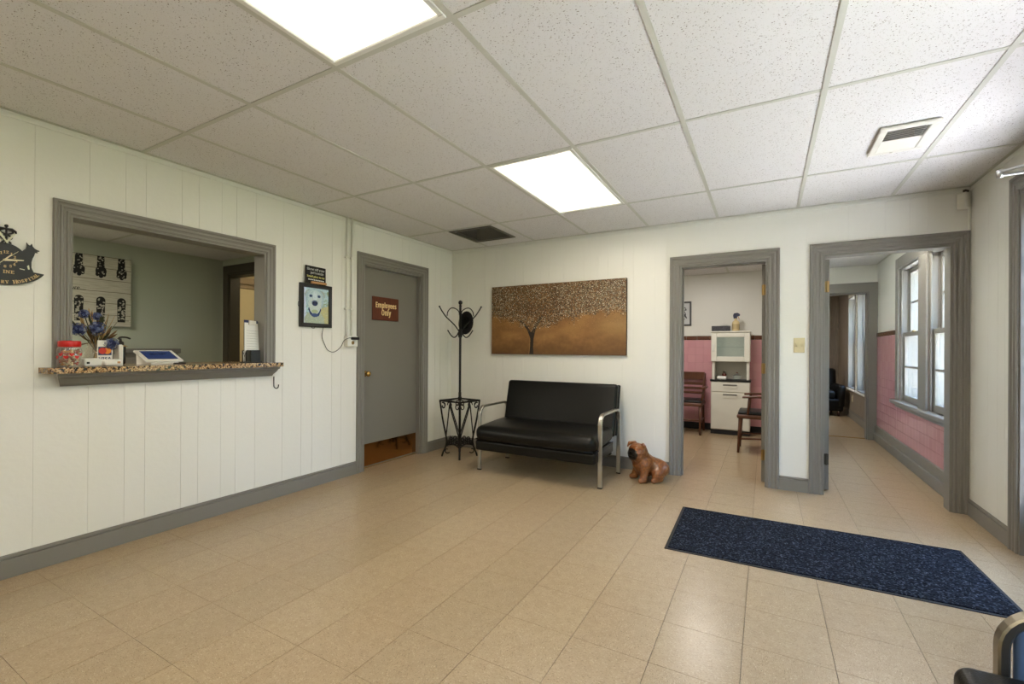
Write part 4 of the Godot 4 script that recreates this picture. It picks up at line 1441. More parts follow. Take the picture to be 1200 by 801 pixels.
# the surface as two meshes: faces for which pick() is false, and true
func nets(fn: Callable, lo: Vector3, hi: Vector3, cell: float, pick: Callable) -> Array:
	var n := Vector3i(((hi - lo) / cell).ceil()) + Vector3i.ONE
	var val := PackedFloat32Array()
	val.resize(n.x * n.y * n.z)
	for k in n.z:
		for j in n.y:
			for i in n.x:
				val[i + n.x * (j + n.y * k)] = fn.call(lo + Vector3(i, j, k) * cell)
	var idx := {}
	var verts: Array[Vector3] = []
	for k in n.z - 1:
		for j in n.y - 1:
			for i in n.x - 1:
				var sum := Vector3.ZERO
				var cnt := 0
				var base := i + n.x * (j + n.y * k)
				var v0 := val[base]
				var c := PackedFloat32Array([v0, val[base + 1], val[base + n.x], val[base + n.x + 1], val[base + n.x * n.y], val[base + n.x * n.y + 1], val[base + n.x * n.y + n.x], val[base + n.x * n.y + n.x + 1]])
				var neg := 0
				for q in 8:
					if c[q] < 0:
						neg += 1
				if neg == 0 or neg == 8:
					continue
				for e in [[0, 1], [2, 3], [4, 5], [6, 7], [0, 2], [1, 3], [4, 6], [5, 7], [0, 4], [1, 5], [2, 6], [3, 7]]:
					var a := c[e[0]]
					var b := c[e[1]]
					if (a < 0) != (b < 0):
						var t := a / (a - b)
						var pa := Vector3(e[0] & 1, (e[0] >> 1) & 1, e[0] >> 2)
						var pb := Vector3(e[1] & 1, (e[1] >> 1) & 1, e[1] >> 2)
						sum += pa.lerp(pb, t)
						cnt += 1
				idx[base] = verts.size()
				verts.append(lo + (Vector3(i, j, k) + sum / cnt) * cell)
	var grad := func(p: Vector3) -> Vector3:
		var e := cell * 0.6
		return Vector3(fn.call(p + Vector3(e, 0, 0)) - fn.call(p - Vector3(e, 0, 0)), fn.call(p + Vector3(0, e, 0)) - fn.call(p - Vector3(0, e, 0)), fn.call(p + Vector3(0, 0, e)) - fn.call(p - Vector3(0, 0, e))).normalized()
	var norms := verts.map(grad)
	var sts := []
	for k in 2:
		var st := SurfaceTool.new()
		st.begin(Mesh.PRIMITIVE_TRIANGLES)
		sts.append(st)
	var strides := [1, n.x, n.x * n.y]
	for k in range(1, n.z - 1):
		for j in range(1, n.y - 1):
			for i in range(1, n.x - 1):
				var base := i + n.x * (j + n.y * k)
				var a := val[base] < 0
				for ax in 3:
					var b := val[base + strides[ax]] < 0
					if a == b:
						continue
					var s1: int = strides[(ax + 1) % 3]
					var s2: int = strides[(ax + 2) % 3]
					var q := [idx[base], idx[base - s1], idx[base - s1 - s2], idx[base - s2]]
					var o := [0, 2, 1, 0, 3, 2] if a else [0, 1, 2, 0, 2, 3]
					var mid: Vector3 = (verts[q[0]] + verts[q[1]] + verts[q[2]] + verts[q[3]]) * 0.25
					var st: SurfaceTool = sts[1 if pick.call(mid) else 0]
					for w in o:
						st.set_normal(norms[q[w]])
						st.add_vertex(verts[q[w]])
	return sts.map(func(t): return t.commit())

func dog_statue() -> void:
	# local frame: +x is the way the dog faces, z to its side facing the room
	var t := thing("dog_figurine", "glazed brown bulldog figurine sitting on floor beside settee", "figurine", Vector3(-0.915, 0, -4.30), PI + 0.72)
	var turn := Basis(Vector3.UP, 0.28)
	var hc := Vector3(0.105, 0.262, 0.0)
	var H := func(x: float, y: float, z: float) -> Vector3: return hc + turn * Vector3(x, y, z)
	var C := []
	C.append([Vector3(0.055, 0.165, 0), Vector3(-0.09, 0.105, 0), 0.082, 0.086])
	C.append([Vector3(0.075, 0.150, 0), Vector3(0.06, 0.09, 0), 0.070, 0.050])
	C.append([Vector3(0.05, 0.19, 0), H.call(-0.01, 0, 0), 0.070, 0.068])
	C.append([H.call(-0.005, 0.008, -0.022), H.call(-0.005, 0.008, 0.022), 0.064, 0.064])
	C.append([H.call(0.035, -0.022, -0.024), H.call(0.035, -0.022, 0.024), 0.044, 0.044])
	C.append([H.call(0.030, -0.050, -0.032), H.call(0.030, -0.050, 0.032), 0.026, 0.026])
	C.append([H.call(0.046, 0.034, -0.026), H.call(0.046, 0.034, 0.026), 0.017, 0.017])
	for sg in [-1.0, 1.0]:
		C.append([Vector3(0.065, 0.150, 0.060 * sg), Vector3(0.088, 0.045, 0.078 * sg), 0.046, 0.027])
		C.append([Vector3(0.088, 0.026, 0.078 * sg), Vector3(0.122, 0.020, 0.084 * sg), 0.027, 0.021])
		C.append([Vector3(-0.105, 0.110, 0.055 * sg), Vector3(-0.035, 0.070, 0.096 * sg), 0.064, 0.046])
		C.append([Vector3(-0.055, 0.035, 0.100 * sg), Vector3(0.010, 0.022, 0.106 * sg), 0.030, 0.022])
	C.append([Vector3(-0.165, 0.06, 0), Vector3(-0.19, 0.05, 0.01), 0.022, 0.012])
	var ears := []
	for sg in [-1.0, 1.0]:
		ears.append([H.call(-0.015, 0.072, 0.052 * sg), H.call(0.012, 0.066, 0.092 * sg), 0.016, 0.013])
		ears.append([H.call(0.012, 0.066, 0.092 * sg), H.call(0.026, 0.034, 0.098 * sg), 0.013, 0.008])
	var wob := FastNoiseLite.new()
	wob.seed = 4
	wob.frequency = 26.0
	var eyes := [H.call(0.058, 0.006, -0.034), H.call(0.058, 0.006, 0.034)]
	var fn := func(p: Vector3) -> float:
		var d := 1.0
		for c in C:
			d = smin(d, cap_d(p, c[0], c[1], c[2], c[3]), 0.030)
		for c in ears:
			d = smin(d, cap_d(p, c[0], c[1], c[2], c[3]), 0.010)
		d += 0.0035 * wob.get_noise_3d(p.x, p.y, p.z)
		# mouth crease
		var m := turn.inverse() * (p - hc)
		if m.x > 0.04:
			d = maxf(d, -(Vector2(m.x - 0.088, (m.y + 0.034) * 2.4).length() - 0.016))
		for e in eyes:
			d = maxf(d, -((p - e).length() - 0.009))
		return maxf(d, -p.y)
	# the black muzzle that the breed has, glazed separately from the brown coat
	var muzzle := func(p: Vector3) -> bool:
		var m := turn.inverse() * (p - hc)
		return m.x > 0.014 and Vector2(m.z / 0.066, (m.y + 0.014) / 0.056).length() < 0.95 + 0.10 * wob.get_noise_3d(p.x, p.y, p.z)
	var mt := mat("glazed_brown", Color(1, 1, 1), 0.3)
	mt.albedo_texture = tex(ramp_img(noise_img(256, 0.03, 91, 4), [[0.2, Color(0.40, 0.22, 0.10)], [0.8, Color(0.58, 0.37, 0.19)]]))
	tri_map(mt, 5.0)
	mt.clearcoat_enabled = true
	mt.clearcoat = 0.35
	mt.clearcoat_roughness = 0.1
	var mz := mat("glazed_black", Color(0.13, 0.115, 0.105), 0.3)
	var two := nets(fn, Vector3(-0.24, -0.012, -0.17), Vector3(0.22, 0.385, 0.17), 0.0075, muzzle)
	part(t, "body", two[0], mt)
	var mp := part(t, "muzzle", two[1], mz)
	mp.set_meta("label", "black glazed muzzle")
	var em := mat("glossy_black", Color(0.02, 0.018, 0.015), 0.08)
	for e in eyes:
		part(t, "eye", lathem([Vector2(0, -0.009), Vector2(0.006, -0.006), Vector2(0.009, 0), Vector2(0.006, 0.006), Vector2(0, 0.009)], e, Basis.IDENTITY, 12), em)
	part(t, "nose", rboxm(H.call(0.078, -0.004, 0), Vector3(0.014, 0.018, 0.030), 0.006, turn, 2), em)

func floor_mat() -> void:
	var t := thing("entrance_mat", "dark blue grey entrance mat with rubber edge on tiles", "mat", Vector3(0.245, 0, -3.30), 0.02)
	part(t, "rubber_edge", boxm(Vector3(-0.77, 0.0, -0.418), Vector3(0.77, 0.004, 0.418), 0.002), M.rubber)
	part(t, "pile", rboxm(Vector3(0, 0.004, 0), Vector3(1.505, 0.012, 0.80), 0.005, Basis.IDENTITY, 6), M.mat_pile)

func corner_chair() -> void:
	# armchair against the outer wall; only the end of one arm and the seat corner reach the picture
	var t := thing("waiting_armchair", "armchair with blue panelled metal arm and black seat", "armchair", Vector3(0.72, 0, -1.13), -PI / 2)
	# local +z faces into the room (world -x), local x runs along the wall
	part(t, "seat_cushion", rboxm(Vector3(0, 0.425, 0.06), Vector3(0.588, 0.115, 0.59), 0.032, Basis.IDENTITY, 8, Vector3(0, 0.010, 0)), M.black_vinyl)
	part(t, "seat_base", rboxm(Vector3(0, 0.30, 0.05), Vector3(0.57, 0.09, 0.54), 0.02, Basis.IDENTITY, 6), M.black_vinyl)
	part(t, "backrest", rboxm(Vector3(0, 0.62, -0.30), Vector3(0.58, 0.50, 0.085), 0.03, Basis(Vector3.RIGHT, -0.22), 8, Vector3(0, 0, 0.01)), M.black_vinyl)
	for x in [-0.312, 0.312]:
		var st := mb()
		bar(st, translate_all(arm_loop(0.265, -0.30, 0.612, 0.085), Vector3(x, 0, 0)), Vector3.RIGHT, 0.034, 0.020, 0.004)
		var a := part(t, "arm_frame", fin(st), M.old_aluminium if M.has("old_aluminium") else mat("old_aluminium", Color(0.58, 0.555, 0.50), 0.4, 1.0))
		part(a, "side_panel", rboxm(Vector3(x, 0.44, -0.018), Vector3(0.022, 0.295, 0.53), 0.010, Basis.IDENTITY, 6), M.blue_vinyl)

# ==================================================================== reception
func bone(st: SurfaceTool, at: Vector3, b: Basis, s: float) -> void:
	tube(st, [at + b * Vector3(-0.016, 0, 0) * s, at + b * Vector3(0.016, 0, 0) * s], 0.006 * s, 6)
	for x in [-1.0, 1.0]:
		for y in [-1.0, 1.0]:
			lathe(st, [Vector2(0, -0.007), Vector2(0.006, -0.004), Vector2(0.0075, 0), Vector2(0.006, 0.004), Vector2(0, 0.007)].map(func(q): return q * s), at + b * Vector3(0.017 * x, 0.006 * y, 0) * s, b, 6)

func reception() -> void:
	var top := 1.066
	# room shell
	var X := -5.5
	wall("wall_reception_back", "x", X, 1.0, -3.17, ZF, 2.19, 0.1, [], M.reception_paint, false)
	wall("wall_reception_end", "z", -3.05, 1.0, -7.2, XL - 0.125, 2.19, 0.12, [[-5.36, -4.62, 0.0, 2.02]], M.reception_paint, false)
	wall("wall_reception_front", "z", ZF, -1.0, -7.2, XL, 2.19, 0.1, [], M.reception_paint, false)
	wall("wall_store_back", "z", -5.1, 1.0, -7.2, XL - 0.125, 2.4, 0.1, [], M.cream_paint, false)
	wall("wall_store_side", "x", -7.1, 1.0, -5.2, -3.05, 2.4, 0.1, [], M.cream_paint, false)
	var sc := part(self, "ceiling_store", boxm(Vector3(-7.2, 2.4, -5.2), Vector3(XL - 0.125, 2.5, -3.05)), M.white_trim)
	sc.set_meta("kind", "structure")
	var sl := part(self, "ceiling_reception_slab", boxm(Vector3(-7.2, 2.36, -3.2), Vector3(XL - 0.125, 2.48, ZF + 0.2)), M.deck)
	sl.set_meta("kind", "structure")
	var d := struct_node("door_5", "dark brown cased doorway behind the reception", "door")
	var st := mb()
	var wide := [Vector2(0, 0), Vector2(0, 0.016), Vector2(0.01, 0.020), Vector2(0.09, 0.022), Vector2(0.10, 0.018), Vector2(0.10, 0)]
	var pth := [Vector3(-5.36, 0, -3.05), Vector3(-5.36, 2.02, -3.05), Vector3(-4.62, 2.02, -3.05), Vector3(-4.62, 0, -3.05)]
	moulding(st, pth, Vector3.BACK, wide, false, -1.0)
	part(d, "casing", fin(st), M.brown_trim)
	st = mb()
	box(st, Vector3(-5.36, 0, -3.16), Vector3(-5.335, 2.02, -3.045))
	box(st, Vector3(-4.645, 0, -3.16), Vector3(-4.62, 2.02, -3.045))
	box(st, Vector3(-5.36, 1.995, -3.16), Vector3(-4.62, 2.02, -3.045))
	part(d, "jamb", fin(st), M.brown_trim)
	# store cupboard glimpsed through that doorway, with a lamp above
	var cp := thing("tall_cupboard", "tall cream cupboard with tan cornice seen through the reception doorway", "cupboard", Vector3(-6.92, 0, -4.28), PI / 2)
	part(cp, "body", boxm(Vector3(-0.7, 0, -0.17), Vector3(0.7, 2.06, 0.16), 0.004), M.cream_paint)
	st = mb()
	box(st, Vector3(-0.72, 2.06, -0.17), Vector3(0.72, 2.12, 0.19), 0.006)
	box(st, Vector3(-0.74, 2.12, -0.17), Vector3(0.74, 2.22, 0.22), 0.01)
	part(cp, "cornice", fin(st), mat("cornice_tan", Color(0.52, 0.45, 0.35), 0.5))
	part(cp, "cupboard_door", boxm(Vector3(-0.69, 0.1, 0.16), Vector3(-0.003, 2.04, 0.175), 0.004), M.cream_paint)
	part(cp, "cupboard_door", boxm(Vector3(0.003, 0.1, 0.16), Vector3(0.69, 2.04, 0.175), 0.004), M.cream_paint)
	var lm := thing("store_ceiling_lamp", "round flush lamp on the store ceiling behind reception", "light", Vector3(-5.2, 2.4, -4.0))
	part(lm, "shade", lathem([Vector2(0.14, 0), Vector2(0.14, -0.03), Vector2(0.10, -0.06), Vector2(0, -0.075)]), M.diffuser)
	var ol := OmniLight3D.new()
	ol.name = "lamp_light"
	ol.position = Vector3(0, -0.12, 0)
	ol.light_energy = lamp_back
	ol.light_color = Color(1.0, 0.94, 0.80)
	ol.light_size = 0.1
	ol.omni_range = 12.0
	ol.omni_attenuation = 2.0
	ol.shadow_enabled = true
	lm.add_child(ol)
	# ---------------- hatch: casing, reveal, granite shelf, apron
	var w := struct_node("window_%d" % win_no, "open reception hatch framed in grey moulding", "window")
	win_no += 1
	st = mb()
	var path := [Vector3(XL, 1.066, -2.178), Vector3(XL, 1.908, -2.178), Vector3(XL, 1.908, -1.02), Vector3(XL, 1.066, -1.02)]
	moulding(st, path, Vector3.RIGHT, CASING.map(func(q): return Vector2(q.x * 0.82, q.y)), false, -1.0 if (Vector3.UP.cross(Vector3.RIGHT)).dot(Vector3(0, 0, -1)) < 0 else 1.0)
	part(w, "casing", fin(st), M.grey_trim)
	st = mb()
	box(st, Vector3(XL - 0.128, 1.03, -2.178), Vector3(XL + 0.004, 1.908, -2.166))
	box(st, Vector3(XL - 0.128, 1.03, -1.032), Vector3(XL + 0.004, 1.908, -1.02))
	box(st, Vector3(XL - 0.128, 1.896, -2.166), Vector3(XL + 0.004, 1.908, -1.032))
	part(w, "lining", fin(st), M.grey_trim)
	var cn := thing("granite_counter", "speckled brown granite shelf across the reception hatch", "counter", Vector3(XL, 0, -1.6))
	st = mb()
	# shelf with ears past the casing on the room side
	var out := [Vector2(0.131, 0.704), Vector2(0.139, 0.696), Vector2(0.139, -0.634), Vector2(0.131, -0.643), Vector2(0.0, -0.650), Vector2(0.0, -0.565), Vector2(-0.40, -0.565), Vector2(-0.40, 0.566), Vector2(0.0, 0.566), Vector2(0.0, 0.704)]
	var zz := mb()
	prism(zz, PackedVector2Array(out), 0.0, 0.031)
	var pm := fin(zz)
	var sh := part(cn, "shelf", pm, M.granite)
	sh.transform = Transform3D(Basis(Vector3(1, 0, 0), Vector3(0, 0, 1), Vector3(0, 1, 0)).scaled(Vector3(1, 1, 1)), Vector3(0, 1.035, 0))
	st = mb()
	var ap := [Vector2(0, 0.935 + 0.025), Vector2(0.020, 0.960), Vector2(0.026, 0.972), Vector2(0.040, 0.984), Vector2(0.058, 1.000), Vector2(0.064, 1.012), Vector2(0.078, 1.018), Vector2(0.080, 1.035), Vector2(0.0, 1.035)]
	for i in ap.size() - 1:
		var a: Vector2 = ap[i]
		var b: Vector2 = ap[i + 1]
		var k0 := 0.615 + a.x * 0.45
		var k1 := 0.615 + b.x * 0.45
		oquad(st, Vector3(a.x, a.y, -k0), Vector3(a.x, a.y, k0), Vector3(b.x, b.y, k1), Vector3(b.x, b.y, -k1), Vector3(-0.05, 1.03, 0))
		for sg in [-1.0, 1.0]:
			otri(st, Vector3(a.x, a.y, k0 * sg), Vector3(b.x, b.y, k1 * sg), Vector3(0, 1.035, 0.615 * sg), Vector3(0.01, 1.0, 0))
	part(cn, "apron", fin(st), M.grey_trim)
	st = mb(true)
	tube(st, smooth_path([Vector3(0.022, 0.955, -0.636), Vector3(0.022, 0.90, -0.636), Vector3(0.024, 0.872, -0.638), Vector3(0.036, 0.862, -0.650), Vector3(0.044, 0.872, -0.658), Vector3(0.046, 0.892, -0.660)]), 0.0042, 6)
	part(cn, "hook", fin(st), M.black_iron)
	# ---------------- paw canvas on the reception wall
	var ca := thing("paw_print_canvas", "whitewashed plank picture of black animal paws, in reception", "picture", Vector3(X, 1.708, -1.80), PI / 2)
	var pw := 0.34
	var ph := 0.332
	part(ca, "stretcher", boxm(Vector3(-pw, -ph, 0), Vector3(pw, ph, 0.03), 0.002), mat("plank_edge", Color(0.50, 0.49, 0.45), 0.8))
	var img := Image.create(480, 470, false, Image.FORMAT_RGB8)
	var r := RandomNumberGenerator.new()
	r.seed = 14
	var gn := FastNoiseLite.new()
	gn.seed = 2
	gn.frequency = 0.02
	for y in 470:
		var pl := int(y / 78.4)
		for x in 480:
			var k := gn.get_noise_2d(x * 0.5 + pl * 300.0, y * 5.0) * 0.08
			var c := Color(0.70 + k, 0.69 + k, 0.63 + k)
			if fmod(float(y), 78.4) < 3.0:
				c = Color(0.36, 0.33, 0.28)
			img.set_pixel(x, y, c)
	var ink := Color(0.045, 0.045, 0.05)
	for i in 3:
		var cx := 195.0 + i * 115.0
		# arms reaching down from the top edge
		poly_fill(img, [Vector2(cx - 20, 0), Vector2(cx + 18, 0), Vector2(cx + 20, 70), Vector2(cx - 22, 76)], ink)
		ell(img, cx, 100, 30, 36, ink)
		ell(img, cx - 20, 122, 10, 14, ink)
		ell(img, cx + 18, 122, 10, 14, ink)
		ell(img, cx, 132, 12, 15, ink)
		for k in 26:
			ell(img, cx + r.randf_range(-24, 24), r.randf_range(4, 132), r.randf_range(2, 6), r.randf_range(2, 5), Color(0.66, 0.65, 0.60), r.randf() * 3.0)
		# legs standing up from below
		poly_fill(img, [Vector2(cx - 24, 300), Vector2(cx + 24, 300), Vector2(cx + 22, 440), Vector2(cx - 22, 440)], ink)
		ell(img, cx, 300, 25, 28, ink)
		for k in 34:
			ell(img, cx + r.randf_range(-20, 20), r.randf_range(284, 434), r.randf_range(3, 7), r.randf_range(3, 8), Color(0.64, 0.63, 0.58), r.randf() * 3.0)
	for k in 5:
		img.fill_rect(Rect2i(440 + k * 6, 426, 4, 5), Color(0.30, 0.30, 0.28))
	var im := mat("paw_print", Color(1, 1, 1), 0.7)
	im.albedo_texture = tex(img)
	part(ca, "print", printm(2 * pw - 0.002, 2 * ph - 0.002), im, Vector3(0, 0, 0.0305))
	words(ca, "lettering", "we...", 0.034, Vector3(-0.066, 0.012, 0.031), M.black_plastic, "Droid Serif", 700, 0.001)
	# ---------------- low grey cabinet against the reception wall
	var gc := thing("low_cabinet", "dark grey low cabinet standing behind the card terminal", "cabinet", Vector3(X + 0.23, 0, -2.12))
	part(gc, "body", boxm(Vector3(-0.22, 0, -0.26), Vector3(0.2, 1.12, 0.26), 0.004), M.door_grey)
	part(gc, "top", boxm(Vector3(-0.22, 1.12, -0.28), Vector3(0.22, 1.165, 0.28), 0.006), M.vent_grey)
	for k in 3:
		var dr := part(gc, "drawer", boxm(Vector3(0.2, 0.06 + k * 0.35, -0.25), Vector3(0.212, 0.38 + k * 0.35, 0.25), 0.004), M.door_grey)
		part(dr, "handle", boxm(Vector3(0.212, 0.26 + k * 0.35, -0.06), Vector3(0.232, 0.275 + k * 0.35, 0.06), 0.004), M.steel)
	# ---------------- things on the granite
	# treat jar
	var jar := thing("treat_jar", "clear jar of dog biscuits with red screw lid", "jar", Vector3(-3.262, top + 0.0005, -0.998))
	part(jar, "jar_wall", lathem([Vector2(0, 0.0), Vector2(0.046, 0.0), Vector2(0.051, 0.006), Vector2(0.051, 0.098), Vector2(0.047, 0.108), Vector2(0.044, 0.114)], Vector3.ZERO, Basis.IDENTITY, 28), M.jar_plastic)
	part(jar, "lid", lathem([Vector2(0.0, 0.109), Vector2(0.046, 0.109), Vector2(0.048, 0.112), Vector2(0.048, 0.136), Vector2(0.045, 0.142), Vector2(0, 0.143)], Vector3.ZERO, Basis.IDENTITY, 28), mat("red_lid", Color(0.74, 0.09, 0.07), 0.35))
	var bc := [mat("biscuit_tan", Color(0.74, 0.53, 0.30), 0.8), mat("biscuit_brown", Color(0.52, 0.31, 0.16), 0.8), mat("biscuit_pale", Color(0.85, 0.76, 0.60), 0.8), mat("biscuit_red", Color(0.62, 0.22, 0.14), 0.8)]
	for k in 34:
		var a := rng.randf() * TAU
		var rr := 0.030 * sqrt(rng.randf())
		var bs := mb(true)
		bone(bs, Vector3.ZERO, Basis.IDENTITY, 0.80)
		var bp := part(jar, "biscuit", fin(bs), bc[k % 4], Vector3(cos(a) * rr, 0.014 + 0.0022 * k, sin(a) * rr))
		bp.rotation = Vector3(rng.randf_range(-0.5, 0.5), rng.randf() * TAU, rng.randf_range(-0.5, 0.5))
	# printed band of the jar: red hearts
	for k in 6:
		var hp := []
		for i in 16:
			var q := TAU * i / 16.0
			hp.append(Vector2(0.011 * pow(sin(q), 3), 0.0008 * (11 * cos(q) - 4 * cos(2 * q) - 2 * cos(3 * q))))
		var a := 0.1 + k * 0.45
		var hm := part(jar, "printed_heart", prismm(hp, 0.0, 0.0006), M.red_lid, Vector3(sin(a) * 0.0512, 0.055 + 0.014 * (k % 2), cos(a) * 0.0512))
		hm.rotation.y = a
	# flower vase
	var vs := thing("flower_vase", "glass vase of dried grasses and blue hydrangea blooms", "vase", Vector3(-3.480, top, -1.190))
	var vg := mat("vase_glass", Color(0.80, 0.76, 0.66, 0.25), 0.06)
	vg.transparency = BaseMaterial3D.TRANSPARENCY_ALPHA
	part(vs, "vessel", lathem([Vector2(0, 0.0), Vector2(0.045, 0.0), Vector2(0.058, 0.012), Vector2(0.064, 0.05), Vector2(0.056, 0.09), Vector2(0.042, 0.115), Vector2(0.046, 0.13)], Vector3.ZERO, Basis.IDENTITY, 24), vg)
	var straw := [mat("straw_pale", Color(0.66, 0.54, 0.34), 0.8), mat("straw_brown", Color(0.40, 0.30, 0.18), 0.8), mat("leaf_dark", Color(0.20, 0.21, 0.13), 0.8)]
	for k in 70:
		var a := rng.randf() * TAU
		var sp := rng.randf_range(0.02, 0.13)
		var hgt := rng.randf_range(0.16, 0.35) - sp * 0.5
		var b0 := Vector3(-cos(a) * 0.02, 0.02, -sin(a) * 0.02)
		var b1 := Vector3(cos(a) * 0.02, 0.13, sin(a) * 0.02)
		var b2 := Vector3(cos(a) * sp, hgt, sin(a) * sp)
		part(vs, "stem", tubem(smooth_path([b0, b1, b2], 4), [0.0022, 0.0022, 0.0022, 0.002, 0.002, 0.0018, 0.0016, 0.0014, 0.0008], 5), straw[k % 3])
		if k % 2 == 0:
			var ls := mb(true)
			var dd := (b2 - b1).normalized()
			tube(ls, [b2 - dd * 0.05, b2 - dd * 0.025, b2, b2 + dd * 0.02], [0.001, 0.0065, 0.005, 0.0005], 6)
			part(vs, "seed_head", fin(ls), straw[(k / 2) % 3])
	var hyd := [mat("hydrangea_blue", Color(0.27, 0.33, 0.53), 0.8), mat("hydrangea_light", Color(0.45, 0.50, 0.66), 0.8), mat("hydrangea_deep", Color(0.15, 0.19, 0.36), 0.8)]
	for q in [[Vector3(0.060, 0.212, 0.105), 0.038], [Vector3(0.065, 0.220, 0.020), 0.042], [Vector3(0.075, 0.130, -0.045), 0.036], [Vector3(0.0, 0.305, 0.06), 0.024], [Vector3(0.0, 0.295, 0.0), 0.022]]:
		var fl := part(vs, "bloom", lathem([Vector2(0, -0.9), Vector2(0.6, -0.62), Vector2(0.85, 0), Vector2(0.6, 0.62), Vector2(0, 0.9)].map(func(p): return p * q[1] * 0.8), q[0], Basis.IDENTITY, 10), hyd[2])
		for v in 3:
			var ps := mb()
			for k in 42:
				var dv := Vector3(rng.randfn(), rng.randfn(), rng.randfn()).normalized()
				var side := dv.cross(Vector3(0.31, 0.5, 0.8)).normalized()
				var up := dv.cross(side)
				var c0: Vector3 = q[0] + dv * q[1] * rng.randf_range(0.86, 1.0)
				var pz := 0.0075
				for e in 4:
					var an := e * PI / 2 + k
					var o1 := side * cos(an) + up * sin(an)
					var o2 := side * cos(an + 0.8) + up * sin(an + 0.8)
					tri(ps, c0, c0 + o1 * pz + dv * 0.002, c0 + o2 * pz + dv * 0.002)
			var pt := part(fl, "petals", fin(ps), hyd[v])
			pt.set_meta("kind", "stuff")
		part(vs, "stem", tubem([Vector3(0, 0.08, 0), q[0]], 0.0025, 5), straw[2])
	# card sign with payment marks
	var cd := thing("payment_card_sign", "small white sign with payment card marks behind tissue packs", "sign", Vector3(-3.402, top, -1.196), PI / 2)
	part(cd, "card", boxm(Vector3(-0.030, 0.0, -0.002), Vector3(0.042, 0.150, 0.002), 0.001), M.white_plastic)
	part(cd, "stand", boxm(Vector3(-0.034, 0.0, -0.011), Vector3(0.046, 0.006, 0.011), 0.002), M.white_plastic)
	var ring := func(x: float, rad: float, z: float) -> ArrayMesh: return lathem([Vector2(rad, 0), Vector2(0, 0)], Vector3(x, 0.088, z), Basis(Vector3.RIGHT, PI / 2), 20, false)
	part(cd, "blue_panel", boxm(Vector3(-0.026, 0.062, 0.002), Vector3(0.038, 0.112, 0.0026)), mat("mark_navy", Color(0.12, 0.16, 0.34), 0.5))
	part(cd, "red_circle", ring.call(-0.006, 0.019, 0.0032), mat("mark_red", Color(0.76, 0.16, 0.07), 0.5))
	part(cd, "orange_circle", ring.call(0.017, 0.019, 0.0030), mat("mark_orange", Color(0.90, 0.52, 0.10), 0.5))
	words(cd, "lettering", "VISA", 0.021, Vector3(0.006, 0.040, 0.003), M.mark_navy, "Droid Sans", 700, 0.0006)
	# pump bottle
	var pb := thing("pump_bottle", "black topped pump bottle beside the payment sign", "bottle", Vector3(-3.500, top, -1.315))
	part(pb, "bottle", rboxm(Vector3(0, 0.062, 0), Vector3(0.05, 0.124, 0.05), 0.018, Basis.IDENTITY, 3), mat("bottle_dark", Color(0.09, 0.085, 0.08), 0.25))
	part(pb, "collar", lathem([Vector2(0.016, 0.12), Vector2(0.018, 0.124), Vector2(0.018, 0.142), Vector2(0.008, 0.148), Vector2(0.006, 0.165)]), M.black_plastic)
	part(pb, "nozzle", tubem(smooth_path([Vector3(0, 0.16, 0.012), Vector3(0, 0.172, 0.0), Vector3(0, 0.172, -0.03), Vector3(0.0, 0.164, -0.052)]), 0.0055, 8), M.black_plastic)
	# tall white leaflet holder
	var lh := thing("leaflet_holder", "tall slim white leaflet box beside the pump bottle", "box", Vector3(-3.405, top, -1.272))
	part(lh, "box", boxm(Vector3(-0.030, 0.0, -0.011), Vector3(0.030, 0.122, 0.011), 0.002), M.white_plastic)
	part(lh, "leaflets", boxm(Vector3(-0.024, 0.122, -0.008), Vector3(0.024, 0.126, 0.008), 0.001), M.white_trim)
	# two packs of business cards / tissues
	for q in [[-1.122, 0.044, "white tissue pack with black print beside the treat jar", 0.082], [-1.220, 0.038, "white tissue pack with small tan print beside leaflet box", 0.090]]:
		var tp := thing("tissue_pack", q[2], "tissue pack", Vector3(-3.352, top, q[0]), PI / 2, "tissue packs on the granite shelf")
		part(tp, "wrapper", rboxm(Vector3(0, q[1] / 2, 0), Vector3(q[3], q[1], 0.055), 0.010, Basis.IDENTITY, 4, Vector3(0, 0.002, 0)), M.white_trim)
		part(tp, "print", boxm(Vector3(-0.03 if q[3] < 0.085 else 0.015, 0.014, 0.0272), Vector3(-0.016 if q[3] < 0.085 else 0.03, 0.026, 0.0280)), M.black_plastic if q[3] < 0.085 else M.light_wood)
	# card terminal with tilted screen
	var pt2 := thing("card_terminal", "white tablet card terminal with tilted blue screen", "terminal", Vector3(-3.45, top, -1.500), PI / 2 + 0.12)
	var ts := mb()
	prism(ts, PackedVector2Array([Vector2(-0.075, 0.0), Vector2(0.075, 0.0), Vector2(0.080, 0.010), Vector2(-0.065, 0.085), Vector2(-0.080, 0.082)]), -0.085, 0.085)
	var bd := part(pt2, "housing", fin(ts), M.white_plastic)
	bd.rotation.y = -PI / 2
	var tb := Basis(Vector3.RIGHT, -1.10)
	var tab := mb(true)
	rbox(tab, Vector3(0, 0.052, 0.012), Vector3(0.235, 0.150, 0.014), 0.006, tb, 4)
	var tabp := part(pt2, "tablet", fin(tab), M.white_plastic)
	var sm := mat("terminal_screen", Color(0.12, 0.18, 0.33), 0.12)
	sm.emission_enabled = true
	sm.emission = Color(0.16, 0.25, 0.48)
	sm.emission_energy_multiplier = 0.12
	var scn := part(tabp, "screen", boxm(Vector3(-0.092, -0.052, 0.0), Vector3(0.092, 0.058, 0.001)), sm)
	scn.transform = Transform3D(tb, Vector3(0, 0.052, 0.012) + tb * Vector3(0, 0, 0.0072))
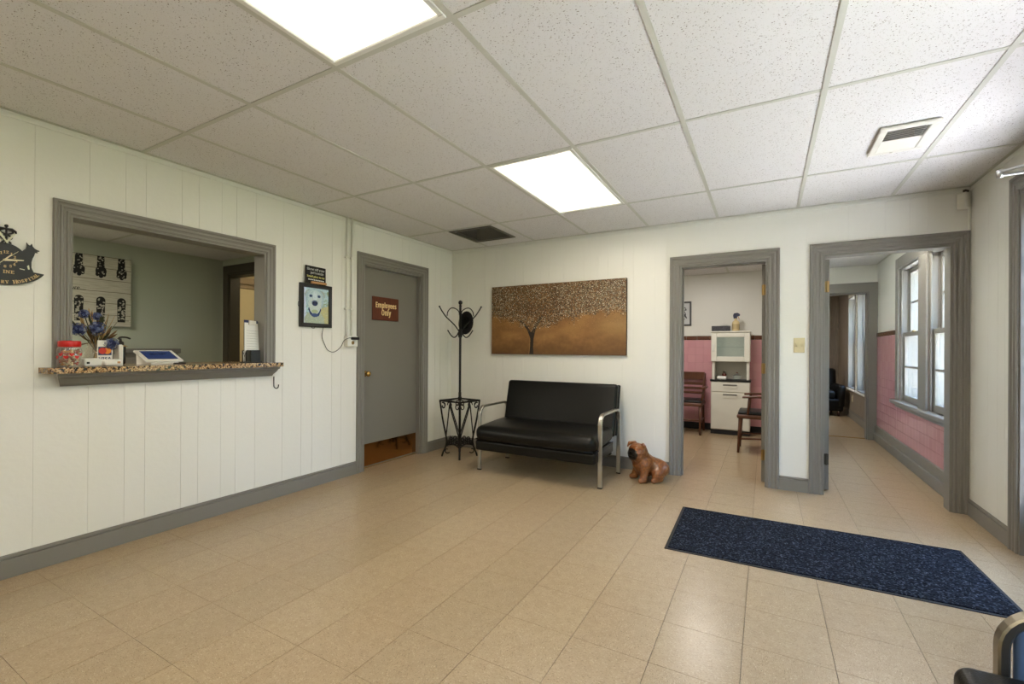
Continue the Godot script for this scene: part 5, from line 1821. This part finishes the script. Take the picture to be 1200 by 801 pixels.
	for k in 5:
		var ln := part(tabp, "screen_text", boxm(Vector3(-0.05 + k * 0.02, 0.008, 0.001), Vector3(-0.036 + k * 0.02, 0.022, 0.0014)), mat("screen_ink", Color(0.05, 0.07, 0.14), 0.3) if k == 0 else M.screen_ink)
		ln.transform = scn.transform
	part(pt2, "slot", boxm(Vector3(0.05, 0.001, 0.07), Vector3(0.12, 0.010, 0.10), 0.003), M.black_plastic)
	# clipboard standing in a black holder, with pens
	var ho := thing("desk_holder", "black desk holder keeping clipboard and pens upright", "holder", Vector3(-3.345, top, -2.075), PI / 2)
	part(ho, "cup", boxm(Vector3(-0.028, 0.0, -0.03), Vector3(0.048, 0.094, 0.03), 0.003), M.black_plastic)
	part(ho, "tray", boxm(Vector3(-0.075, 0.0, -0.03), Vector3(0.062, 0.008, 0.034), 0.002), M.black_plastic)
	part(ho, "wire_side", tubem([Vector3(-0.072, 0.004, 0.0), Vector3(-0.072, 0.090, 0.0), Vector3(-0.058, 0.045, 0.0), Vector3(-0.044, 0.090, 0.0), Vector3(-0.044, 0.004, 0.0)], 0.004, 6), M.black_plastic)
	var pe := thing("ballpoint_pen", "white pen standing beside the clipboard holder", "pen", Vector3(-3.352, top + 0.008, -2.012))
	part(pe, "barrel", tubem([Vector3(0, 0, 0), Vector3(0.004, 0.078, 0.002)], 0.0042, 8), M.white_plastic)
	part(pe, "tip", tubem([Vector3(0.004, 0.078, 0.002), Vector3(0.0045, 0.088, 0.0022)], [0.0036, 0.001], 8), M.black_plastic)
	var cbd := thing("clipboard", "clipboard with lined white sheet leaning in black holder", "clipboard", Vector3(-3.392, top + 0.002, -2.104), PI / 2)
	var tl := Basis(Vector3.BACK, -0.055) * Basis(Vector3.RIGHT, -0.10)
	for q in [["board", Vector3(-0.062, 0.0, -0.002), Vector3(0.060, 0.320, 0.001), "mark_navy"], ["sheet", Vector3(-0.060, 0.004, 0.001), Vector3(0.058, 0.300, 0.0018), "white_trim"], ["clip", Vector3(-0.028, 0.285, 0.001), Vector3(0.028, 0.318, 0.012), "white_plastic"]]:
		var bq := mb()
		box(bq, q[1], q[2], 0.001, tl)
		part(cbd, q[0], fin(bq), M[q[3]])
	for k in 10:
		var bq := mb()
		box(bq, Vector3(-0.042, 0.06 + k * 0.020, 0.0018), Vector3(0.042, 0.0612 + k * 0.020, 0.0021), 0.0, tl)
		part(cbd, "ruled_line", fin(bq), M.vent_grey)

# ==================================================================== exam room
func wall_tiles(o: Node3D, ax: String, c: float, n: float, u0: float, u1: float, y0: float, y1: float, holes: Array) -> void:
	# 4 1/4 inch glazed tiles with recessed joints, one mesh each
	var s := 0.1085
	var cols := int(ceil((u1 - u0) / s))
	var rows := int(round((y1 - y0) / s))
	var h := (y1 - y0) / rows
	var whole := {}
	for i in cols:
		for j in rows:
			var a := u0 + i * s
			var b := minf(a + s, u1)
			var ya := y0 + j * h
			for q in solid_rects(a, b, ya, ya + h, holes):
				if q[1] - q[0] < 0.012 or q[3] - q[2] < 0.012:
					continue
				var st := mb()
				wbox(st, ax, c, n, q[0] + 0.0007, q[1] - 0.0007, q[2] + 0.0007, q[3] - 0.0007, 0.0, 0.004, 0.001)
				part(o, "wall_tile", fin(st), M["pink_tile_%d" % posmod(i * 3 + j * 5 + i * j, 3)])

func border_tiles(o: Node3D, ax: String, c: float, n: float, u0: float, u1: float, y0: float, y1: float) -> void:
	var k := int(ceil((u1 - u0) / 0.152))
	for i in k:
		var st := mb()
		wbox(st, ax, c, n, u0 + i * 0.152 + 0.001, minf(u0 + (i + 1) * 0.152 - 0.001, u1), y0, y1, 0.0, 0.011, 0.003)
		part(o, "border_tile", fin(st), M.brown_tile)

func wood_chair(t: Node3D) -> void:
	# local +z is the front
	var W: Material = M.dark_wood
	for x in [-0.20, 0.20]:
		part(t, "leg", tubem([Vector3(x * 1.02, 0.0, 0.215), Vector3(x * 0.98, 0.42, 0.195)], [0.014, 0.019], 8), W)
		part(t, "back_post", tubem(smooth_path([Vector3(x * 1.0, 0.0, -0.245), Vector3(x * 0.98, 0.25, -0.205), Vector3(x * 0.97, 0.45, -0.200), Vector3(x * 1.0, 0.65, -0.235), Vector3(x * 1.02, 0.84, -0.285)]), 0.018, 8), W)
		var a := mb()
		bar(a, [Vector3(x * 1.15, 0.645, -0.24), Vector3(x * 1.22, 0.655, 0.02), Vector3(x * 1.15, 0.645, 0.17)], Vector3.UP, 0.024, 0.052, 0.006)
		part(t, "armrest", fin(a), W)
		part(t, "arm_support", tubem([Vector3(x * 1.02, 0.42, 0.12), Vector3(x * 1.18, 0.64, 0.10)], 0.014, 8), W)
		part(t, "stretcher", tubem([Vector3(x, 0.16, 0.205), Vector3(x, 0.19, -0.21)], 0.010, 8), W)
	part(t, "seat_frame", rboxm(Vector3(0, 0.42, 0.0), Vector3(0.45, 0.05, 0.46), 0.02, Basis.IDENTITY, 4), W)
	part(t, "seat_pad", rboxm(Vector3(0, 0.455, 0.0), Vector3(0.43, 0.045, 0.44), 0.021, Basis.IDENTITY, 6, Vector3(0, 0.006, 0)), M.black_vinyl)
	part(t, "stretcher", tubem([Vector3(-0.2, 0.20, 0.20), Vector3(0.2, 0.20, 0.20)], 0.011, 8), W)
	for q in [[0.80, 0.115], [0.685, 0.040], [0.62, 0.034], [0.555, 0.034]]:
		var z := lerpf(-0.202, -0.285, clampf((q[0] - 0.5) / 0.34, 0, 1))
		var sl := mb()
		bar(sl, [Vector3(-0.205, q[0], z), Vector3(0.0, q[0], z - 0.030), Vector3(0.205, q[0], z)], Vector3.UP, q[1], 0.018, 0.005)
		part(t, "back_slat", fin(sl), W)

func exam_room() -> void:
	var x0 := -2.2
	var x1 := 0.26
	wall("wall_exam_back", "z", ZE, 1.0, x0 - 0.1, x1, 2.33, 0.1, [], M.wall_paint, true, -1.9, 1.40)
	wall("wall_exam_left", "x", x0, 1.0, ZE, ZB - 0.12, 2.33, 0.1, [], M.wall_paint, false)
	# partition to the corridor
	var pw := wall("wall_exam_right", "x", x1, -1.0, ZE - 0.1, ZB - 0.12, 2.33, 0.026, [], M.wall_paint, false)
	var dado := struct_node("wall_exam_dado")
	part(dado, "bed", boxm(Vector3(x0, 0.10, ZE), Vector3(x1, 1.335, ZE + 0.003)), M.grout)
	wall_tiles(dado, "z", ZE + 0.003, 1.0, -1.35, x1, 0.10, 1.335, [])
	border_tiles(dado, "z", ZE + 0.003, 1.0, -1.35, x1, 1.337, 1.392)
	var cap := part(self, "trim_exam", boxm(Vector3(x0, 1.393, ZE), Vector3(x1, 1.412, ZE + 0.016), 0.004), M.white_trim)
	cap.set_meta("kind", "structure")
	var bb := part(self, "baseboard_exam", boxm(Vector3(x0, 0, ZE), Vector3(x1, 0.10, ZE + 0.014), 0.003), M.rubber)
	bb.set_meta("kind", "structure")
	# medical cabinet
	var c := thing("medical_cabinet", "white enamel medical cabinet with glass door and black worktop", "cabinet", Vector3(-0.428, 0, -7.36))
	var E: Material = M.enamel
	var w := 0.245
	var zf := 0.165
	part(c, "plinth", boxm(Vector3(-w, 0, -0.15), Vector3(w, 0.062, zf - 0.008), 0.003), M.rubber)
	part(c, "lower_body", boxm(Vector3(-w, 0.062, -0.15), Vector3(w, 0.742, zf - 0.012), 0.006), E)
	var ld := part(c, "lower_door", boxm(Vector3(-w + 0.004, 0.070, zf - 0.012), Vector3(w - 0.004, 0.588, zf + 0.004), 0.006), E)
	var dr := part(c, "drawer", boxm(Vector3(-w + 0.004, 0.596, zf - 0.012), Vector3(w - 0.004, 0.738, zf + 0.004), 0.006), E)
	for q in [[ld, 0.545], [dr, 0.680]]:
		var hs := mb()
		prism(hs, PackedVector2Array([Vector2(-0.10, 0.028), Vector2(0.10, 0.028), Vector2(0.078, -0.030), Vector2(-0.078, -0.030)]), 0.0, 0.010)
		var hd := part(q[0], "handle", fin(hs), E, Vector3(0.0, q[1], zf + 0.004))
		part(c, "handle_shade", boxm(Vector3(-0.088, q[1] + 0.004, zf + 0.0142), Vector3(0.088, q[1] + 0.026, zf + 0.0150)), M.vent_grey)  # grey strip standing in for the shade inside the handle
	part(c, "worktop", boxm(Vector3(-w - 0.010, 0.742, -0.15), Vector3(w + 0.010, 0.768, zf + 0.012), 0.004), M.black_plastic)
	var sb := mb()
	box(sb, Vector3(-w + 0.01, 0.768, -0.15), Vector3(-w + 0.045, 1.02, zf - 0.05), 0.004)
	box(sb, Vector3(w - 0.045, 0.768, -0.15), Vector3(w - 0.01, 1.02, zf - 0.05), 0.004)
	box(sb, Vector3(-w + 0.045, 0.768, -0.15), Vector3(w - 0.045, 1.02, -0.14))
	part(c, "niche", fin(sb), E)
	sb = mb()
	box(sb, Vector3(-w, 1.02, -0.15), Vector3(-w + 0.02, 1.44, zf - 0.03), 0.004)
	box(sb, Vector3(w - 0.02, 1.02, -0.15), Vector3(w, 1.44, zf - 0.03), 0.004)
	box(sb, Vector3(-w, 1.02, -0.15), Vector3(w, 1.045, zf - 0.03), 0.004)
	box(sb, Vector3(-w, 1.425, -0.15), Vector3(w, 1.445, zf - 0.03), 0.004)
	box(sb, Vector3(-w + 0.02, 1.045, -0.15), Vector3(w - 0.02, 1.425, -0.142))
	part(c, "upper_body", fin(sb), E)
	part(c, "cornice", boxm(Vector3(-w - 0.004, 1.432, -0.15), Vector3(w + 0.004, 1.452, zf - 0.006), 0.006), E)
	part(c, "glass_shelf", boxm(Vector3(-w + 0.02, 1.225, -0.14), Vector3(w - 0.02, 1.231, zf - 0.05)), M.cabinet_glass)
	sb = mb()
	box(sb, Vector3(-w + 0.002, 1.022, zf - 0.03), Vector3(-w + 0.072, 1.424, zf - 0.012), 0.005)
	box(sb, Vector3(w - 0.072, 1.022, zf - 0.03), Vector3(w - 0.002, 1.424, zf - 0.012), 0.005)
	box(sb, Vector3(-w + 0.072, 1.022, zf - 0.03), Vector3(w - 0.072, 1.094, zf - 0.012), 0.005)
	box(sb, Vector3(-w + 0.072, 1.366, zf - 0.03), Vector3(w - 0.072, 1.424, zf - 0.012), 0.005)
	var gd := part(c, "glass_door", fin(sb), E)
	part(gd, "pane", boxm(Vector3(-w + 0.066, 1.088, zf - 0.023), Vector3(w - 0.066, 1.372, zf - 0.019)), M.cabinet_glass)
	sb = mb()
	box(sb, Vector3(-w + 0.020, 1.17, zf - 0.012), Vector3(-w + 0.044, 1.27, zf + 0.006), 0.005)
	part(gd, "latch", fin(sb), M.white_trim)
	# on top: tissue box and spray bottle; in the niche: cloth, jar
	var tb := thing("tissue_box", "patterned grey tissue box on top of medical cabinet", "tissue box", Vector3(-0.552, 1.452, -7.29))
	var img := ramp_img(noise_img(64, 0.12, 77, 2), [[0.35, Color(0.13, 0.13, 0.14)], [0.5, Color(0.42, 0.42, 0.43)], [0.7, Color(0.20, 0.20, 0.22)]])
	var tm := mat("tissue_pattern", Color(1, 1, 1), 0.8)
	tm.albedo_texture = tex(img)
	tri_map(tm, 6.0)
	part(tb, "carton", boxm(Vector3(-0.118, 0, -0.055), Vector3(0.118, 0.075, 0.055), 0.002), tm)
	var tf := mb(true)
	for k in 9:
		var a := -0.05 + k * 0.0125
		tri(tf, Vector3(a, 0.074, -0.012), Vector3(a + 0.02, 0.074, 0.012), Vector3(a * 0.7 + 0.012, 0.108 + 0.016 * sin(k * 2.1), 0.004 * cos(k * 3.0)))
	part(tb, "tissue", fin(tf), M.white_trim, Vector3(0.03, 0, 0))
	var sp := thing("spray_bottle", "cream spray bottle with dark blue trigger head on cabinet", "bottle", Vector3(-0.365, 1.452, -7.30))
	part(sp, "bottle", lathem([Vector2(0, 0), Vector2(0.044, 0), Vector2(0.048, 0.006), Vector2(0.048, 0.115), Vector2(0.040, 0.135), Vector2(0.018, 0.155), Vector2(0.016, 0.175)]), mat("bottle_cream", Color(0.82, 0.74, 0.55), 0.35))
	part(sp, "label", lathem([Vector2(0.0485, 0.03), Vector2(0.0485, 0.10)]), mat("label_tan", Color(0.70, 0.62, 0.45), 0.6))
	var tg := mb()
	prism(tg, PackedVector2Array([Vector2(-0.028, 0.178), Vector2(0.016, 0.178), Vector2(0.018, 0.205), Vector2(0.050, 0.215), Vector2(0.052, 0.238), Vector2(0.02, 0.258), Vector2(-0.022, 0.252), Vector2(-0.034, 0.225)]), -0.014, 0.014)
	part(sp, "spray_head", fin(tg), mat("trigger_navy", Color(0.06, 0.08, 0.22), 0.4))
	tg = mb()
	prism(tg, PackedVector2Array([Vector2(0.020, 0.212), Vector2(0.032, 0.208), Vector2(0.048, 0.165), Vector2(0.040, 0.162)]), -0.007, 0.007)
	part(sp, "trigger", fin(tg), M.light_wood)
	part(sp, "collar", lathem([Vector2(0.018, 0.162), Vector2(0.020, 0.165), Vector2(0.020, 0.180), Vector2(0, 0.180)]), M.bottle_cream)
	var cl := thing("folded_cloth", "folded white cloth on the black cabinet worktop", "cloth", Vector3(-0.535, 0.768, -7.27))
	part(cl, "cloth", rboxm(Vector3(0, 0.020, 0), Vector3(0.125, 0.04, 0.10), 0.018, Basis.IDENTITY, 5, Vector3(0.0, 0.010, 0)), M.white_trim)
	var br := thing("brown_bottle", "small brown bottle with white cap behind folded cloth", "bottle", Vector3(-0.512, 0.768, -7.37))
	part(br, "bottle", lathem([Vector2(0, 0), Vector2(0.026, 0), Vector2(0.028, 0.004), Vector2(0.028, 0.07), Vector2(0.014, 0.088), Vector2(0.013, 0.10)]), mat("amber", Color(0.33, 0.13, 0.05), 0.15))
	part(br, "cap", lathem([Vector2(0.016, 0.095), Vector2(0.016, 0.118), Vector2(0, 0.120)]), M.brown_trim)
	var ja := thing("glass_jar", "small clear glass jar with dark knob on worktop", "jar", Vector3(-0.345, 0.768, -7.29))
	part(ja, "body", lathem([Vector2(0, 0), Vector2(0.045, 0), Vector2(0.05, 0.01), Vector2(0.05, 0.055), Vector2(0.045, 0.06)]), M.cabinet_glass)
	part(ja, "lid", lathem([Vector2(0.05, 0.06), Vector2(0.045, 0.068), Vector2(0.006, 0.076), Vector2(0.006, 0.09)]), M.steel)
	part(ja, "knob", lathem([Vector2(0.0, 0.088), Vector2(0.012, 0.092), Vector2(0.014, 0.102), Vector2(0, 0.112)]), M.dark_wood)
	# framed dog drawing
	var fp := thing("framed_drawing", "grey framed ink drawing of a dog in exam room", "picture", Vector3(-1.12, 1.735, ZE))
	var st := mb()
	moulding(st, [Vector3(-0.145, -0.185, 0), Vector3(0.145, -0.185, 0), Vector3(0.145, 0.185, 0), Vector3(-0.145, 0.185, 0)], Vector3.BACK, [Vector2(0, 0), Vector2(0, 0.02), Vector2(-0.022, 0.022), Vector2(-0.026, 0.008)], true, 1.0)
	part(fp, "frame", fin(st), mat("frame_grey", Color(0.25, 0.25, 0.245), 0.5))
	var di := Image.create(120, 160, false, Image.FORMAT_RGB8)
	di.fill(Color(0.78, 0.79, 0.79))
	var ik := Color(0.12, 0.12, 0.13)
	ell(di, 66, 78, 30, 22, ik, 0.6)
	ell(di, 66, 78, 25, 17, Color(0.74, 0.75, 0.75), 0.6)
	ell(di, 78, 44, 17, 15, ik)
	ell(di, 80, 45, 12, 10, Color(0.70, 0.71, 0.71))
	ell(di, 68, 36, 6, 14, ik, -0.4)
	ell(di, 92, 50, 6, 5, ik)
	for q in [[60, 104, 5, 26, 0.2], [76, 106, 5, 24, -0.25], [88, 96, 5, 24, -0.5], [44, 96, 5, 22, 0.6]]:
		ell(di, q[0], q[1], q[2], q[3], ik, q[4])
	var dm := mat("drawing_print", Color(1, 1, 1), 0.4)
	dm.albedo_texture = tex(di)
	part(fp, "print", printm(0.24, 0.32), dm, Vector3(0, 0, 0.009))
	# chairs
	var ch := thing("wooden_armchair", "dark wooden slat back chair standing before pink tiles", "chair", Vector3(-0.985, 0, -7.16), 0.0)
	wood_chair(ch)
	var c2 := thing("wooden_armchair", "dark wooden armchair half hidden behind the exam room door", "chair", Vector3(-0.055, 0, -6.215), -PI / 2)
	wood_chair(c2)

# ==================================================================== corridor and end room
func corridor() -> void:
	var yb := 1.37
	var holes := [[-6.62, -5.83, 0.62, 2.09], [-5.58, -4.79, 0.62, 2.09]]
	var wr := wall("wall_corridor_right", "x", XR, -1.0, ZH - 0.12, ZB - 0.12, 2.4, 0.2, holes, M.wall_paint, false)
	wall("wall_corridor_left", "x", 0.32, 1.0, ZH - 0.1, ZB - 0.12, 2.35, 0.03, [], M.wall_paint, true, -6.0)
	wall("wall_corridor_end", "z", ZH, 1.0, 0.26, XR, 2.35, 0.12, [[0.42, 1.185, 0.0, 1.97]], M.wall_paint, true, -0.1)
	# pink tile dado with the window openings cut out
	var dado := struct_node("wall_corridor_dado")
	var bed := mb()
	for q in solid_rects(ZH, ZB - 0.12, 0.20, yb, [[-6.62, -5.83, 0.62, 2.09], [-5.58, -4.79, 0.62, 2.09]]):
		wbox(bed, "x", XR, -1.0, q[0], q[1], q[2], q[3], 0.0, 0.003)
	part(dado, "bed", fin(bed), M.grout)
	wall_tiles(dado, "x", XR - 0.003, -1.0, ZH, ZB - 0.12, 0.20, yb, [[-6.74, -4.67, 0.60, 2.2]])
	border_tiles(dado, "x", XR - 0.003, -1.0, ZH, -6.76, yb + 0.001, yb + 0.052)
	# tall two-step base
	var st := mb()
	wbox(st, "x", XR, -1.0, ZH, ZB - 0.14, 0.0, 0.105, 0.0, 0.040, 0.006)
	wbox(st, "x", XR, -1.0, ZH, ZB - 0.14, 0.105, 0.20, 0.0, 0.024, 0.004)
	var bb := part(self, "baseboard_corridor", fin(st), M.grey_trim)
	bb.set_meta("kind", "structure")
	# window pair with one casing, mullion and sill
	sash_window("grey sash window in corridor farther from waiting room doorway", -6.62, -5.83, 0.62, 2.09, XR + 0.024)
	sash_window("grey sash window in corridor closer to waiting room doorway", -5.58, -4.79, 0.62, 2.09, XR + 0.024)
	var tr := mb()
	wbox(tr, "x", XR, -1.0, -6.74, -6.62, 0.64, 2.21, 0.0, 0.022, 0.004)
	wbox(tr, "x", XR, -1.0, -5.83, -5.58, 0.64, 2.09, 0.0, 0.024, 0.004)
	wbox(tr, "x", XR, -1.0, -4.79, -4.70, 0.64, 2.21, 0.0, 0.022, 0.004)
	wbox(tr, "x", XR, -1.0, -6.62, -4.79, 2.09, 2.21, 0.0, 0.022, 0.004)
	var cs := part(self, "trim_window", fin(tr), M.grey_trim)
	cs.set_meta("kind", "structure")
	tr = mb()
	wbox(tr, "x", XR, -1.0, -6.80, -4.66, 0.600, 0.64, -0.06, 0.060, 0.006)
	wbox(tr, "x", XR, -1.0, -6.74, -4.70, 0.560, 0.600, 0.0, 0.022, 0.004)
	var sl := part(self, "trim_window_sill", fin(tr), M.grey_trim)
	sl.set_meta("kind", "structure")
	# wide flat casing of the doorway at the corridor's end
	var o := struct_node("door_6", "plain grey cased opening at the end of the corridor", "door")
	casing(o, "z", ZH, 1.0, 0.42, 1.185, 1.97, [Vector2(0, 0), Vector2(0, 0.020), Vector2(0.004, 0.024), Vector2(0.126, 0.024), Vector2(0.130, 0.020), Vector2(0.130, 0)])
	jamb(o, "z", ZH, 1.0, 0.42, 1.185, 1.97, 0.12)
	part(o, "threshold", boxm(Vector3(0.436, -0.001, ZH - 0.09), Vector3(1.169, 0.006, ZH - 0.03), 0.002), M.old_brass)
	# ---------------- end room
	var xr := XR + 0.03
	var hz := [[-10.30, -9.62, 0.53, 2.12], [-9.35, -8.67, 0.53, 2.12]]
	var wb := wall("wall_end_back", "z", -11.85, 1.0, -0.9, xr + 0.2, 2.35, 0.1, [], M.grey_panel, true, -0.4)
	wall("wall_end_left", "x", -0.85, 1.0, -11.9, ZH - 0.1, 2.35, 0.1, [], M.grey_panel, true, -9.0)
	wall("wall_end_right", "x", xr, -1.0, -11.85, ZH - 0.12, 2.35, 0.17, hz, M.grey_panel, true, -9.4)
	for q in hz:
		var ws := sash_window("sash window with white curtain in the room past corridor", q[0], q[1], q[2], q[3], xr + 0.06, false)
		var f := mb()
		wbox(f, "x", xr, -1.0, q[0] - 0.09, q[0], q[2], q[3] + 0.09, 0.0, 0.02, 0.004)
		wbox(f, "x", xr, -1.0, q[1], q[1] + 0.09, q[2], q[3] + 0.09, 0.0, 0.02, 0.004)
		wbox(f, "x", xr, -1.0, q[0], q[1], q[3], q[3] + 0.09, 0.0, 0.02, 0.004)
		wbox(f, "x", xr, -1.0, q[0] - 0.10, q[1] + 0.10, q[2] - 0.03, q[2], 0.0, 0.05, 0.004)
		part(ws, "casing", fin(f), M.white_trim)
	base_board("baseboard_end", "x", xr, -1.0, -11.85, ZH - 0.12, 0.14)
	var ol := thing("wall_outlet", "ivory outlet plate on the grey panelling below window", "outlet", Vector3(xr, 0.36, -10.02), -PI / 2)
	part(ol, "plate", boxm(Vector3(-0.036, -0.058, 0), Vector3(0.036, 0.058, 0.006), 0.003), M.ivory_plastic)
	for y in [-0.022, 0.022]:
		part(ol, "socket", boxm(Vector3(-0.014, y - 0.013, 0.006), Vector3(0.014, y + 0.013, 0.008), 0.002), M.white_trim)
	# black leather armchair
	var a := thing("leather_armchair", "black leather club armchair in the room past corridor", "armchair", Vector3(0.80, 0, -10.62), 0.1)
	var V: Material = M.black_vinyl
	part(a, "seat_cushion", rboxm(Vector3(0, 0.38, 0.05), Vector3(0.56, 0.16, 0.56), 0.05, Basis.IDENTITY, 6, Vector3(0, 0.02, 0)), V)
	part(a, "base", rboxm(Vector3(0, 0.20, 0.0), Vector3(0.78, 0.22, 0.70), 0.03, Basis.IDENTITY, 6), V)
	part(a, "backrest", rboxm(Vector3(0, 0.58, -0.27), Vector3(0.80, 0.54, 0.16), 0.06, Basis(Vector3.RIGHT, -0.12), 6, Vector3(0, 0, 0.015)), V)
	for x in [-0.36, 0.36]:
		part(a, "arm", rboxm(Vector3(x, 0.36, 0.02), Vector3(0.12, 0.42, 0.68), 0.055, Basis(Vector3.BACK, -0.06 * signf(x)), 5), V)
		for z in [-0.28, 0.28]:
			part(a, "foot", tubem([Vector3(x * 0.92, 0.0, z), Vector3(x * 0.92, 0.10, z)], [0.018, 0.026], 8), M.dark_wood)

# ==================================================================== outdoors
func outdoors() -> void:
	var g := part(self, "ground_lawn", boxm(Vector3(-40, -0.40, -45), Vector3(45, -0.20, 40)), M.lawn)
	g.set_meta("kind", "structure")
	var p := part(self, "ground_path", boxm(Vector3(XR + 0.2, -0.21, -13), Vector3(XR + 3.0, -0.12, 8)), M.concrete)
	p.set_meta("kind", "structure")
	# roof slab with overhang and outer faces
	var rf := part(self, "roof", boxm(Vector3(-7.6, 2.62, -12.4), Vector3(XR + 0.22, 2.80, ZF + 0.4)), M.siding)
	rf.set_meta("kind", "structure")
	var st := mb()
	box(st, Vector3(-7.4, -0.2, -12.1), Vector3(-7.25, 2.62, ZF + 0.2))
	box(st, Vector3(-7.25, 2.33, -12.1), Vector3(XR + 0.2, 2.62, -11.95))
	box(st, Vector3(-7.25, -0.2, -12.1), Vector3(XR + 0.2, 2.33, -11.95))
	box(st, Vector3(XR + 0.02, 2.36, -11.95), Vector3(XR + 0.2, 2.62, ZF + 0.2))
	box(st, Vector3(-7.25, 2.36, ZF + 0.02), Vector3(XR + 0.02, 2.62, ZF + 0.2))
	box(st, Vector3(XR + 0.01, -0.2, -11.95), Vector3(XR + 0.2, 0.0, ZF + 0.2))
	box(st, Vector3(-7.25, -0.2, ZF + 0.02), Vector3(XR + 0.01, 0.0, ZF + 0.2))
	var ow := part(self, "wall_outer", fin(st), M.siding)
	ow.set_meta("kind", "structure")
	# white board fence at the far end of the path, in line with the corridor windows
	var f := thing("board_fence", "white vertical board fence outside the corridor windows", "fence", Vector3(0, -0.2, -21.0))
	for k in 26:
		var x := 2.0 + k * 0.42
		part(f, "fence_board", boxm(Vector3(x, 0.06, -0.012), Vector3(x + 0.38, 3.3 + 0.02 * sin(k * 1.7), 0.012), 0.006), M.fence_white)
	for y in [0.5, 2.7]:
		part(f, "rail", boxm(Vector3(1.9, y, -0.06), Vector3(13.0, y + 0.1, -0.012), 0.004), M.fence_white)
	# trees across the path; their green shows in the light on the hatch wall
	var cm := crown_mesh()
	for q in [[8.8, -7.6, 1.1, "leafy green tree outside, opposite the corridor windows"], [9.0, -1.6, 1.15, "leafy green tree outside, opposite the glazed entry door"], [8.6, 4.2, 1.05, "leafy green tree outside, opposite the corner behind the armchair"]]:
		var t := thing("garden_tree", q[3], "tree", Vector3(q[0], -0.2, q[1]), q[1] * 1.3, "trees across the path")
		var k: float = q[2]
		part(t, "trunk", tubem([Vector3(0, 0, 0), Vector3(0.05, 1.2, 0.03), Vector3(0, 3.0, 0)], [0.22 * k, 0.17 * k, 0.10 * k], 10), M.dark_wood)
		var c := part(t, "crown", cm, M.leaf_green, Vector3(0, 3.1 * k, 0))
		c.scale = Vector3.ONE * k

func crown_mesh() -> ArrayMesh:
	var n := FastNoiseLite.new()
	n.seed = 6
	n.frequency = 0.55
	n.fractal_octaves = 4
	mat("leaf_green", Color(0.40, 0.47, 0.27), 0.8)
	var st := mb(true)
	var A := 30
	var B := 18
	var P := func(i: int, j: int) -> Vector3:
		var th := TAU * (i % A) / A
		var ph := PI * j / B
		var d := Vector3(sin(ph) * cos(th), cos(ph), sin(ph) * sin(th))
		return Vector3(d.x * 1.9, d.y * 2.3, d.z * 1.9) * (1.0 + 0.45 * n.get_noise_3dv(d * 3.0))
	for i in A:
		for j in B:
			quad(st, P.call(i, j), P.call(i + 1, j), P.call(i + 1, j + 1), P.call(i, j + 1))
	return fin(st)
